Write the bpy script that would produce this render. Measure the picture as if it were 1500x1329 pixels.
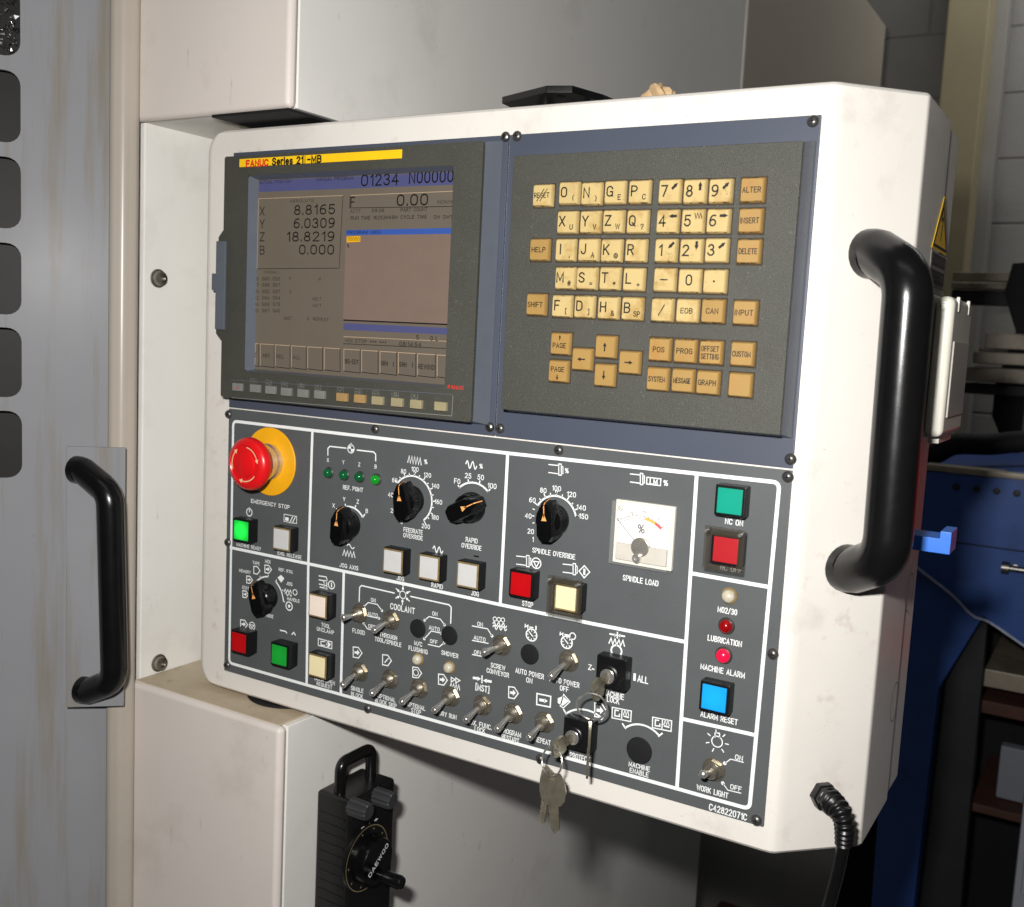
import bpy, bmesh, math, random
from mathutils import Vector, Matrix
random.seed(7)
R_ = math.radians
for o in list(bpy.data.objects): bpy.data.objects.remove(o)
SC = bpy.context.scene
COL = SC.collection

# ------------------------------------------------------------------ camera
# world: X along the pendant face, Y away from the viewer, Z up (floor = 0)
F_PX, CX, CY = 1512.0, 750.0, 664.5
CAM = Vector((0.7612, -0.7291, 1.4048))
CR = ((0.85546, 0.515479, 0.049694), (0.101186, -0.072266, -0.992239), (-0.507888, 0.853849, -0.11398))
RT, DN, FW = (Vector(r) for r in CR)
cd = bpy.data.cameras.new('camera'); cam = bpy.data.objects.new('camera', cd); COL.objects.link(cam)
m = Matrix.Identity(4)
for i in range(3):
    m[i][0] = RT[i]; m[i][1] = -DN[i]; m[i][2] = -FW[i]; m[i][3] = CAM[i]
cam.matrix_world = m
cd.sensor_fit = 'HORIZONTAL'; cd.sensor_width = 36.0; cd.lens = 36.0 * F_PX / 1500.0
cd.clip_start = 0.02; cd.clip_end = 60
cd.dof.use_dof = True; cd.dof.focus_distance = 0.88; cd.dof.aperture_fstop = 11
SC.camera = cam

# ------------------------------------------------------------------ light: flash above the lens, dim shop lighting, added back wall fill
w = bpy.data.worlds.new('World'); SC.world = w; w.use_nodes = True
w.node_tree.nodes['Background'].inputs[0].default_value = (0.90, 0.95, 1.0, 1)
w.node_tree.nodes['Background'].inputs[1].default_value = 0.012
def area(name, loc, direction, sx, sy, watts, color):
    l = bpy.data.lights.new(name, 'AREA'); l.shape = 'RECTANGLE'; l.size = sx; l.size_y = sy
    l.energy = watts; l.color = color
    o = bpy.data.objects.new(name, l); COL.objects.link(o); o.location = loc
    o.rotation_euler = Vector(direction).to_track_quat('-Z', 'Y').to_euler()
    return o
area('camera_flash', CAM - DN * 0.088 - RT * 0.062, FW + DN * 0.16, 0.045, 0.028, 12.6, (1.0, 0.98, 0.96))
area('ceiling_lamp_front', (0.9, -1.6, 3.6), (0, 0.1, -1), 2.4, 0.5, 4.5, (0.93, 0.97, 1.0))
area('back_wall_fill', (1.0, 2.35, 3.1), (0, 0.25, -1), 1.6, 0.3, 10, (0.96, 0.98, 1.0))  # unseen fill added to brighten the block wall, clear of the machine side
vs = SC.view_settings
vs.view_transform = 'Standard'; vs.look = 'None'; vs.exposure = 0.0; vs.gamma = 1.0; vs.use_curve_mapping = False

# ------------------------------------------------------------------ helpers: pixel rays
def ray(x, y): return RT * ((x - CX) / F_PX) + DN * ((y - CY) / F_PX) + FW
def onY(p, Y=0.0): d = ray(*p); return CAM + d * ((Y - CAM.y) / d.y)
def onX(p, X): d = ray(*p); return CAM + d * ((X - CAM.x) / d.x)
def onP(p, p0, n): d = ray(*p); return CAM + d * ((Vector(p0) - CAM).dot(n) / d.dot(n))
def crop(ox, oy, s): return lambda x, y: (ox + x / s, oy + y / s)
c5 = crop(320, 600, 5.317); c6 = crop(460, 630, 5.0); c7 = crop(730, 650, 4.923); c8 = crop(990, 680, 2.461)
d1 = crop(320, 800, 5.317); d2 = crop(490, 840, 6.043); d3 = crop(640, 880, 5.777); d4 = crop(780, 900, 4.026)
a1 = crop(320, 190, 3.571); a2 = crop(320, 400, 3.571); k3 = crop(730, 170, 3.125); k4 = crop(720, 420, 3.125)

def frame(o, a, b):
    a = Vector(a).normalized(); b = Vector(b).normalized(); n = a.cross(b)
    M = Matrix.Identity(4)
    for i in range(3): M[i][0] = a[i]; M[i][1] = b[i]; M[i][2] = n[i]; M[i][3] = o[i]
    return M
FP = frame((0, 0, 0), (1, 0, 0), (0, 0, 1))          # pendant face: a=X, b=Z, n towards viewer
def pl(p, h=0.0): q = onY(p, -h); return (q.x, q.z)
I4 = Matrix.Identity(4)

# ------------------------------------------------------------------ materials
def lin(c):
    return tuple(((v / 255) / 12.92 if v / 255 <= 0.04045 else (((v / 255) + 0.055) / 1.055) ** 2.4) for v in c) + (1.0,)
def mat(name, rgb, rough=0.5, metal=0.0, var=0.12, vs=25.0, bump=0.0, bs=400.0, dirt=None, coat=0.0, emit=None, estr=0.0,
        trans=0.0, ior=1.45, alpha=1.0, rvar=0.0, spec=0.5, streak=None, hot=False):
    M = bpy.data.materials.new(name); M.use_nodes = True
    nt = M.node_tree; N = nt.nodes; L = nt.links; B = N['Principled BSDF']
    base = lin(rgb)
    B.inputs['Roughness'].default_value = rough; B.inputs['Metallic'].default_value = metal
    B.inputs['Coat Weight'].default_value = coat; B.inputs['IOR'].default_value = ior
    B.inputs['Specular IOR Level'].default_value = spec
    B.inputs['Transmission Weight'].default_value = trans; B.inputs['Alpha'].default_value = alpha
    geo = N.new('ShaderNodeNewGeometry')
    def noise(scale, det=4.0, rgh=0.6, stretch=None):
        n = N.new('ShaderNodeTexNoise'); n.inputs['Scale'].default_value = scale
        n.inputs['Detail'].default_value = det; n.inputs['Roughness'].default_value = rgh
        if stretch:
            mp = N.new('ShaderNodeMapping'); mp.inputs['Scale'].default_value = stretch
            L.new(geo.outputs['Position'], mp.inputs['Vector']); L.new(mp.outputs['Vector'], n.inputs['Vector'])
        else: L.new(geo.outputs['Position'], n.inputs['Vector'])
        return n.outputs['Fac']
    def ramp(src, lo, hi):
        r = N.new('ShaderNodeMapRange'); r.inputs[1].default_value = lo; r.inputs[2].default_value = hi
        L.new(src, r.inputs[0]); return r.outputs[0]
    def mix(fac, A, Bc):
        x = N.new('ShaderNodeMix'); x.data_type = 'RGBA'
        if isinstance(fac, float): x.inputs[0].default_value = fac
        else: L.new(fac, x.inputs[0])
        if isinstance(A, tuple): x.inputs[6].default_value = A
        else: L.new(A, x.inputs[6])
        if isinstance(Bc, tuple): x.inputs[7].default_value = Bc
        else: L.new(Bc, x.inputs[7])
        return x.outputs[2]
    col = base
    if var > 0:
        dk = tuple(v * (1 - var) for v in base[:3]) + (1,); lt = tuple(min(1, v * (1 + var)) for v in base[:3]) + (1,)
        col = mix(ramp(noise(vs), 0.3, 0.7), dk, lt)
    for dd in (dirt or []):
        rgb2, sc, lo, hi, amt = dd[:5]
        msk = ramp(noise(sc, 6, 0.65, dd[5] if len(dd) > 5 else None), lo, hi)
        mu = N.new('ShaderNodeMath'); mu.operation = 'MULTIPLY'; L.new(msk, mu.inputs[0]); mu.inputs[1].default_value = amt
        mu.use_clamp = True
        col = mix(mu.outputs[0], col, lin(rgb2))
    if isinstance(col, tuple): B.inputs['Base Color'].default_value = col
    else: L.new(col, B.inputs['Base Color'])
    if rvar > 0:
        rr = N.new('ShaderNodeMapRange'); rr.inputs[3].default_value = max(0.02, rough - rvar); rr.inputs[4].default_value = min(1, rough + rvar)
        L.new(noise(vs * 1.7), rr.inputs[0]); L.new(rr.outputs[0], B.inputs['Roughness'])
    if bump > 0:
        b = N.new('ShaderNodeBump'); b.inputs['Strength'].default_value = bump; b.inputs['Distance'].default_value = 0.001
        L.new(noise(bs, 2), b.inputs['Height']); L.new(b.outputs['Normal'], B.inputs['Normal'])
    if emit:
        B.inputs['Emission Color'].default_value = lin(emit); B.inputs['Emission Strength'].default_value = estr
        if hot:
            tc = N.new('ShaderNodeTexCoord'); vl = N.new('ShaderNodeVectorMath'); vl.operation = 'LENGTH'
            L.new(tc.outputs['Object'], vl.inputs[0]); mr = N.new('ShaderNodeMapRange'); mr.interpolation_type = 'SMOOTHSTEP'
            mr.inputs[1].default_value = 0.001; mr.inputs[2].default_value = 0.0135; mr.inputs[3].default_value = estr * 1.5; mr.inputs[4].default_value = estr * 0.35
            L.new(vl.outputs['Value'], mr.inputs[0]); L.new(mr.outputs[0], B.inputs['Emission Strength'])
    return M
GR = (120, 100, 70)
MT = dict(
    white=mat('pendant_cream_paint', (222, 217, 209), 0.33, var=0.03, vs=9, bump=0.16, bs=1100, rvar=0.06,
              dirt=[(GR, 11, 0.56, 0.78, 0.30), ((150, 104, 74), 38, 0.62, 0.78, 0.40), ((84, 74, 62), 190, 0.68, 0.76, 0.45), ((70, 60, 50), 60, 0.72, 0.77, 0.5, (1, 1, 3))]),
    beige=mat('machine_beige_paint', (216, 207, 199), 0.45, var=0.035, vs=6, bump=0.12, bs=700, rvar=0.06,
              dirt=[((150, 130, 100), 9, 0.56, 0.8, 0.30), ((120, 95, 60), 70, 0.67, 0.78, 0.4), ((130, 104, 66), 30, 0.66, 0.76, 0.4, (4, 4, 0.5))]),
    side=mat('machine_side_light_tint', (230, 228, 222), 0.5, var=0.03, vs=5, bump=0.14, bs=800, rvar=0.05,
             dirt=[((140, 130, 115), 7, 0.56, 0.8, 0.28), ((70, 65, 55), 60, 0.70, 0.78, 0.5), ((110, 100, 84), 24, 0.66, 0.74, 0.4, (1, 3, 1))]),
    rearp=mat('rear_panel_falloff_taupe', (176, 165, 148), 0.55, var=0.03, vs=5, bump=0.14, bs=800),  # colour darkened to stand in for the flash falling off with distance
    rust=mat('rust_stained_paint', (196, 182, 158), 0.6, var=0.06, vs=20, bump=0.2, bs=600,
             dirt=[((140, 112, 74), 8, 0.42, 0.72, 0.45), ((84, 56, 30), 30, 0.58, 0.74, 0.6)]),
    jamb=mat('jamb_paint', (172, 163, 151), 0.30, var=0.03, vs=12, rvar=0.06, dirt=[((150, 120, 85), 40, 0.66, 0.8, 0.4)]),
    door=mat('door_blue_grey_paint', (136, 137, 140), 0.24, spec=0.03, var=0.04, vs=7, bump=0.008, bs=300, rvar=0.05,
             dirt=[((122, 108, 78), 9, 0.52, 0.68, 0.5, (5, 5, 0.30)), ((110, 88, 50), 50, 0.70, 0.82, 0.5)]),
    navy=mat('slate_blue_plate', (70, 75, 88), 0.45, var=0.06, vs=14, bump=0.08, bs=1500),
    grey=mat('switch_plate_grey', (83, 86, 87), 0.5, var=0.07, vs=18, bump=0.14, bs=1600,
             dirt=[((125, 128, 128), 420, 0.62, 0.72, 0.35), ((66, 60, 52), 35, 0.62, 0.78, 0.4)]),
    bez=mat('olive_grey_moulding', (66, 66, 59), 0.5, var=0.07, vs=30, bump=0.5, bs=1500,
            dirt=[((130, 128, 115), 520, 0.62, 0.7, 0.35), ((58, 54, 46), 40, 0.6, 0.78, 0.5)]),
    bezside=mat('moulding_side_blue_grey', (90, 95, 104), 0.32, var=0.05, vs=40, bump=0.1, bs=1200),
    ink=mat('white_print', (236, 238, 236), 0.55, var=0.03, vs=60, dirt=[((120, 118, 110), 130, 0.64, 0.78, 0.55)]),
    blackp=mat('black_plastic', (17, 17, 18), 0.32, var=0.2, vs=60, bump=0.08, bs=900, rvar=0.08),
    knob=mat('glossy_black_knob', (10, 10, 11), 0.2, var=0.2, vs=60, rvar=0.07),
    blackh=mat('black_handle_plastic', (15, 15, 16), 0.23, var=0.15, vs=40, bump=0.06, bs=1500, rvar=0.06, dirt=[((50, 48, 45), 130, 0.70, 0.78, 0.4, (1, 1, 0.3))]),
    blackm=mat('black_matte', (14, 14, 15), 0.75, var=0.3, vs=50),
    hole=mat('black_rubber_plug', (13, 13, 15), 0.8, var=0.25, vs=200, bump=0.1),
    chrome=mat('nickel_plate', (212, 209, 203), 0.22, 0.85, var=0.1, vs=90, rvar=0.08),
    brass=mat('yellowed_nickel', (182, 174, 158), 0.28, 0.88, var=0.15, vs=90, rvar=0.1),
    steel=mat('screw_steel', (150, 148, 142), 0.33, 1.0, var=0.2, vs=200),
    dscrew=mat('dark_screw', (96, 94, 92), 0.35, 0.7, var=0.2, vs=200),
    keym=mat('key_metal', (186, 178, 156), 0.26, 0.85, var=0.2, vs=120, rvar=0.1, bump=0.1, bs=900),
    orange=mat('orange_pointer', (240, 168, 96), 0.5, var=0.05),
    yellow=mat('yellow_disc', (236, 170, 18), 0.5, var=0.05, vs=40, dirt=[((120, 80, 30), 120, 0.68, 0.8, 0.4)]),
    ylabel=mat('yellow_label', (244, 196, 26), 0.42, var=0.04, vs=40, dirt=[((150, 100, 20), 80, 0.66, 0.8, 0.4)]),
    red=mat('red_mushroom', (214, 22, 26), 0.28, var=0.06, vs=50, rvar=0.06),
    redtxt=mat('red_print', (214, 44, 30), 0.5, var=0.03),
    blacktxt=mat('black_print', (26, 24, 20), 0.5, var=0.05),
    arrowp=mat('pale_print', (226, 196, 150), 0.5, var=0.05),
    keyi=mat('ivory_key', (188, 165, 112), 0.42, var=0.05, vs=45, bump=0.04, bs=900,
             dirt=[((150, 112, 48), 62, 0.52, 0.72, 0.75), ((90, 66, 34), 150, 0.63, 0.76, 0.6)]),
    keyt=mat('tan_key', (158, 126, 72), 0.42, var=0.05, vs=45, bump=0.04, bs=900,
             dirt=[((160, 110, 50), 58, 0.54, 0.74, 0.6), ((90, 60, 30), 160, 0.66, 0.78, 0.5)]),
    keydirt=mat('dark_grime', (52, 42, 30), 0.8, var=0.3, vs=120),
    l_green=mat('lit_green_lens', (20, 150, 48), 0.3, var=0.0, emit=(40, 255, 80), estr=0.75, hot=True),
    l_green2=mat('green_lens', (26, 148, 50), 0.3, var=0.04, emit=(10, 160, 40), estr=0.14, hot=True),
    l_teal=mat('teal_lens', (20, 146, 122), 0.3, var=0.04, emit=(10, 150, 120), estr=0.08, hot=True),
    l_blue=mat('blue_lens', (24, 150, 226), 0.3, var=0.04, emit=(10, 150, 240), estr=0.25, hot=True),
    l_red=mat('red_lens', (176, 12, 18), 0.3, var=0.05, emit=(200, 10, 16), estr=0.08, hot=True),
    l_red2=mat('dull_red_lens', (166, 26, 34), 0.4, var=0.05),
    l_white=mat('white_lens', (200, 199, 197), 0.4, var=0.03, vs=90, dirt=[((170, 160, 140), 90, 0.62, 0.8, 0.3)]),
    l_cream=mat('cream_lens', (236, 222, 176), 0.4, var=0.04, vs=90, dirt=[((170, 140, 90), 90, 0.6, 0.8, 0.3)]),
    l_pinkw=mat('warm_white_lens', (238, 222, 206), 0.4, var=0.03, vs=90),
    rim=mat('amber_clear_rim', (128, 110, 74), 0.25, var=0.2, vs=150),
    led_g=mat('green_led', (12, 84, 46), 0.12, var=0.25, vs=300, emit=(10, 160, 70), estr=0.04),
    led_gl=mat('lit_green_led', (14, 110, 30), 0.12, var=0.25, vs=300, emit=(30, 220, 40), estr=0.22),
    dimy=mat('dim_scale_print', (120, 108, 78), 0.6, var=0.1),
    gknob=mat('dark_grey_knob', (52, 52, 54), 0.45, var=0.15),
    led_c=mat('clear_lamp', (190, 182, 162), 0.18, var=0.15, vs=300),
    led_r=mat('red_lamp', (140, 10, 16), 0.15, var=0.25, vs=300),
    led_rl=mat('lit_red_lamp', (226, 20, 60), 0.2, var=0.15, vs=300, emit=(255, 20, 70), estr=0.35),
    clear=mat('clear_acrylic', (235, 233, 226), 0.05, var=0.0, alpha=0.05),
    smoke=mat('smoked_clear_guard', (74, 68, 56), 0.1, var=0.0, alpha=0.36),
    dialw=mat('white_dial_face', (240, 238, 234), 0.6, var=0.01),
    dialg=mat('frosted_meter_cover', (196, 190, 178), 0.4, var=0.05, vs=80),
    d_y=mat('amber_band', (236, 170, 40), 0.5, var=0.02), d_r=mat('red_band', (214, 60, 56), 0.5, var=0.02),
    scr=mat('screen_taupe', (78, 73, 66), 0.25, var=0.05, vs=20, emit=(140, 124, 104), estr=0.26),
    scr2=mat('screen_pane_brown', (92, 80, 74), 0.25, var=0.05, vs=60, emit=(164, 132, 114), estr=0.26),
    scrb=mat('screen_blue', (62, 64, 92), 0.25, var=0.04, emit=(96, 98, 156), estr=0.26),
    scrbb=mat('screen_bright_blue', (44, 66, 120), 0.25, var=0.03, emit=(62, 98, 186), estr=0.34),
    scrl=mat('screen_light_line', (150, 130, 108), 0.25, var=0.0, emit=(190, 160, 130), estr=0.3),
    scrd=mat('screen_dark_print', (24, 23, 22), 0.25, var=0.0), scrm=mat('screen_mid_print', (50, 44, 40), 0.25, var=0.0),
    scry=mat('screen_yellow', (200, 150, 20), 0.25, var=0.0, emit=(230, 170, 20), estr=0.25),
    skg=mat('grey_soft_key', (120, 121, 116), 0.5, var=0.08, vs=90), sky=mat('yellowed_soft_key', (150, 140, 108), 0.5, var=0.08, vs=90),
    skt=mat('tan_soft_key', (158, 128, 84), 0.5, var=0.08, vs=90),
    socket=mat('socket_cream_plastic', (226, 222, 208), 0.35, var=0.04, vs=30, dirt=[((150, 120, 80), 60, 0.62, 0.78, 0.35)]),
    socketg=mat('socket_lid_grey', (190, 184, 176), 0.3, var=0.04, vs=30),
    plate_lab=mat('grey_label', (122, 118, 112), 0.5, var=0.06),
    hook=mat('bright_blue_paint', (62, 124, 224), 0.35, var=0.06, vs=60, dirt=[((40, 50, 80), 150, 0.68, 0.78, 0.5)]),
    bluem=mat('navy_machine_paint', (40, 78, 148), 0.45, var=0.08, vs=9, bump=0.2, bs=300,
              dirt=[((18, 24, 36), 12, 0.55, 0.8, 0.5)]),
    darkm=mat('grimy_dark_steel', (32, 33, 36), 0.55, var=0.3, vs=14, dirt=[((90, 92, 96), 130, 0.7, 0.78, 0.5)]),
    barst=mat('weathered_bar_steel', (150, 140, 124), 0.45, 0.2, var=0.2, vs=12, dirt=[((80, 62, 46), 20, 0.52, 0.7, 0.6)]),
    brown=mat('rusty_brown_shelf', (74, 46, 36), 0.7, var=0.25, vs=20),
    block=mat('grey_block_paint', (160, 156, 149), 0.75, var=0.08, vs=5, bump=0.8, bs=120),
    mortar=mat('painted_mortar', (146, 143, 136), 0.85, var=0.08, vs=20),
    column=mat('tan_column_paint', (178, 165, 130), 0.6, var=0.06, vs=6),
    floor=mat('grey_concrete_floor', (104, 102, 98), 0.7, var=0.15, vs=3),
    darkred=mat('dark_red_lid', (56, 18, 16), 0.6, var=0.1),
    redcab=mat('red_cabinet_paint', (196, 44, 34), 0.4, var=0.05),
    rag=mat('tan_rag', (196, 166, 126), 0.9, var=0.15, vs=60),
    pane=mat('dark_window_glass', (30, 27, 25), 0.5, var=0.25, vs=8, spec=0.2),
    chip=mat('aluminium_chips', (210, 212, 214), 0.25, 1.0, var=0.1),
    greyb=mat('grey_sheet', (128, 132, 140), 0.6, var=0.06, vs=8),
    cord=mat('dirty_white_cord', (170, 176, 196), 0.6, var=0.3, vs=70),
)

# ------------------------------------------------------------------ mesh builder
class MB:
    def __init__(s): s.v = []; s.f = []; s.m = []
    def add(s, V, F, mi=0, M=I4):
        b = len(s.v); s.v += [M @ Vector(p) for p in V]
        s.f += [tuple(i + b for i in f) for f in F]; s.m += [mi] * len(F)
        return s
    def bm(s, bm, mi=0, M=I4):
        bm.verts.index_update()
        s.add([v.co.copy() for v in bm.verts], [[v.index for v in f.verts] for f in bm.faces], mi, M); bm.free(); return s
    def box(s, lo, hi, mi=0, M=I4, bev=0.0, seg=2):
        b = bmesh.new(); bmesh.ops.create_cube(b, size=1)
        for v in b.verts: v.co = Vector([lo[i] if v.co[i] < 0 else hi[i] for i in range(3)])
        if bev > 0: bmesh.ops.bevel(b, geom=list(b.edges), offset=bev, segments=seg, affect='EDGES', profile=0.5)
        return s.bm(b, mi, M)
    def loft(s, rings, mi=0, M=I4, cap=True, closed=True):
        V = []; F = []; n = len(rings[0])
        for r in rings: V += list(r)
        for i in range(len(rings) - 1):
            for j in range(n if closed else n - 1):
                k = (j + 1) % n; F.append((i * n + j, i * n + k, (i + 1) * n + k, (i + 1) * n + j))
        if cap: F.append(tuple(range(n))[::-1]); F.append(tuple((len(rings) - 1) * n + j for j in range(n)))
        return s.add(V, F, mi, M)
    def lathe(s, prof, c=(0, 0), mi=0, M=I4, seg=28, cap=True):
        return s.loft([[(c[0] + r * math.cos(2 * math.pi * j / seg), c[1] + r * math.sin(2 * math.pi * j / seg), h) for j in range(seg)] for r, h in prof], mi, M, cap)
    def tube(s, path, r, mi=0, seg=12, cap=True):
        P = [Vector(p) for p in path]; rings = []; up = None
        for i, p in enumerate(P):
            t = (P[min(i + 1, len(P) - 1)] - P[max(i - 1, 0)]).normalized()
            if up is None:
                up = Vector((0, 0, 1)) if abs(t.z) < 0.9 else Vector((1, 0, 0))
            a = up - t * up.dot(t); a.normalize(); b = t.cross(a); up = a
            rr = r[i] if isinstance(r, (list, tuple)) else r
            rings.append([p + a * (rr * math.cos(2 * math.pi * j / seg)) + b * (rr * math.sin(2 * math.pi * j / seg)) for j in range(seg)])
        return s.loft(rings, mi, I4, cap)
    def prism(s, poly, h0, h1, mi=0, M=I4, bev=0.0):
        b = bmesh.new(); vs = [b.verts.new((x, y, h0)) for x, y in poly]; f = b.faces.new(vs)
        r = bmesh.ops.extrude_face_region(b, geom=[f])
        for g in r['geom']:
            if isinstance(g, bmesh.types.BMVert): g.co.z = h1
        if bev > 0: bmesh.ops.bevel(b, geom=list(b.edges), offset=bev, segments=2, affect='EDGES', profile=0.5)
        return s.bm(b, mi, M)
    def disc(s, c, r, h, mi=0, M=I4, seg=28, r0=0.0):
        if r0 <= 0:
            return s.add([(c[0] + r * math.cos(2 * math.pi * j / seg), c[1] + r * math.sin(2 * math.pi * j / seg), h) for j in range(seg)], [tuple(range(seg))], mi, M)
        V = [(c[0] + q * math.cos(2 * math.pi * j / seg), c[1] + q * math.sin(2 * math.pi * j / seg), h) for q in (r0, r) for j in range(seg)]
        return s.add(V, [(j, (j + 1) % seg, seg + (j + 1) % seg, seg + j) for j in range(seg)], mi, M)
    def ribbon(s, P, wd, h, mi=0, M=I4, closed=False):
        P = [Vector(p) for p in P]; n = len(P); V = []
        for i in range(n):
            if closed: a, b = P[i - 1], P[(i + 1) % n]
            else: a, b = P[max(i - 1, 0)], P[min(i + 1, n - 1)]
            d0 = (P[i] - a).normalized() if (P[i] - a).length > 1e-9 else (b - P[i]).normalized()
            d1_ = (b - P[i]).normalized() if (b - P[i]).length > 1e-9 else d0
            t = d0 + d1_
            t = t.normalized() if t.length > 1e-6 else d0
            nn = Vector((-t.y, t.x)); k = max(0.45, nn.dot(Vector((-d0.y, d0.x))))
            o = nn * (wd / 2 / k)
            V += [(P[i].x + o.x, P[i].y + o.y, h), (P[i].x - o.x, P[i].y - o.y, h)]
        F = [(2 * i, 2 * i + 1, 2 * ((i + 1) % n) + 1, 2 * ((i + 1) % n)) for i in range(n if closed else n - 1)]
        return s.add(V, F, mi, M)
    def build(s, name, mats, parent=None, sharp=38):
        c = Vector((0, 0, 0))
        if s.v:
            lo = [min(v[i] for v in s.v) for i in range(3)]; hi = [max(v[i] for v in s.v) for i in range(3)]
            c = Vector([(lo[i] + hi[i]) / 2 for i in range(3)])
        me = bpy.data.meshes.new(name)
        me.from_pydata([tuple(v - c) for v in s.v], [], s.f)
        if not isinstance(mats, (list, tuple)): mats = [mats]
        for k in mats: me.materials.append(MT[k])
        me.polygons.foreach_set('material_index', s.m)
        b = bmesh.new(); b.from_mesh(me); bmesh.ops.recalc_face_normals(b, faces=b.faces); b.to_mesh(me); b.free()
        me.polygons.foreach_set('use_smooth', [True] * len(me.polygons))
        me.set_sharp_from_angle(angle=R_(sharp)); me.update()
        o = bpy.data.objects.new(name, me); COL.objects.link(o)
        wn = o.modifiers.new('weighted_normal', 'WEIGHTED_NORMAL'); wn.keep_sharp = True; wn.weight = 60
        place(o, c, parent); return o
WL = {}
def place(o, loc, parent):
    WL[o.name] = Vector(loc)
    if parent is not None: o.parent = parent; o.location = Vector(loc) - WL[parent.name]
    else: o.location = loc
def tag(o, label, cat, group=None, kind=None):
    if label: o['label'] = label
    if cat: o['category'] = cat
    if group: o['group'] = group
    if kind: o['kind'] = kind
    return o
def thing(name, loc, label, cat, group=None):
    o = bpy.data.objects.new(name, None); o.empty_display_size = 0.05; COL.objects.link(o); place(o, loc, None)
    return tag(o, label, cat, group)
def fillet(P, r, seg=6):
    P = [Vector(p) for p in P]; out = [P[0]]
    for i in range(1, len(P) - 1):
        a = (P[i - 1] - P[i]).normalized(); b = (P[i + 1] - P[i]).normalized()
        ang = math.acos(max(-1, min(1, a.dot(b)))); t = r / math.tan(ang / 2)
        p0 = P[i] + a * t; p1 = P[i] + b * t
        for k in range(seg + 1):
            u = k / seg; out.append((p0 * (1 - u) + P[i] * u) * (1 - u) + (P[i] * (1 - u) + p1 * u) * u)
    out.append(P[-1]); return out
def rrect(x0, y0, x1, y1, r, seg=5):
    out = []
    for cx, cy, a0 in ((x1 - r, y1 - r, 0), (x0 + r, y1 - r, 90), (x0 + r, y0 + r, 180), (x1 - r, y0 + r, 270)):
        for k in range(seg + 1):
            a = R_(a0 + 90 * k / seg); out.append((cx + r * math.cos(a), cy + r * math.sin(a)))
    return out
# text
_tc = {}
def text_mesh(txt, bold=0.012):
    key = (txt, bold)
    if key in _tc: return _tc[key]
    cu = bpy.data.curves.new('t', 'FONT'); cu.body = txt; cu.size = 1.0; cu.resolution_u = 3; cu.offset = bold; cu.space_character = 1.05
    ob = bpy.data.objects.new('t', cu)
    me = ob.to_mesh()
    V = [(v.co.x, v.co.y) for v in me.vertices]; F = [tuple(p.vertices) for p in me.polygons]
    ob.to_mesh_clear(); bpy.data.objects.remove(ob); bpy.data.curves.remove(cu)
    _tc[key] = (V, F); return _tc[key]
CAPH = max(v[1] for v in text_mesh('H', 0.0)[0])
def _e(cx, cy, rx, ry, a0, a1, n=7): return [(cx + rx * math.cos(R_(a0 + (a1 - a0) * k / n)), cy + ry * math.sin(R_(a0 + (a1 - a0) * k / n))) for k in range(n + 1)]
_O = [_e(.3, .7, .3, .3, 0, 180) + _e(.3, .3, .3, .3, 180, 360) + [(.6, .7)]]
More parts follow.
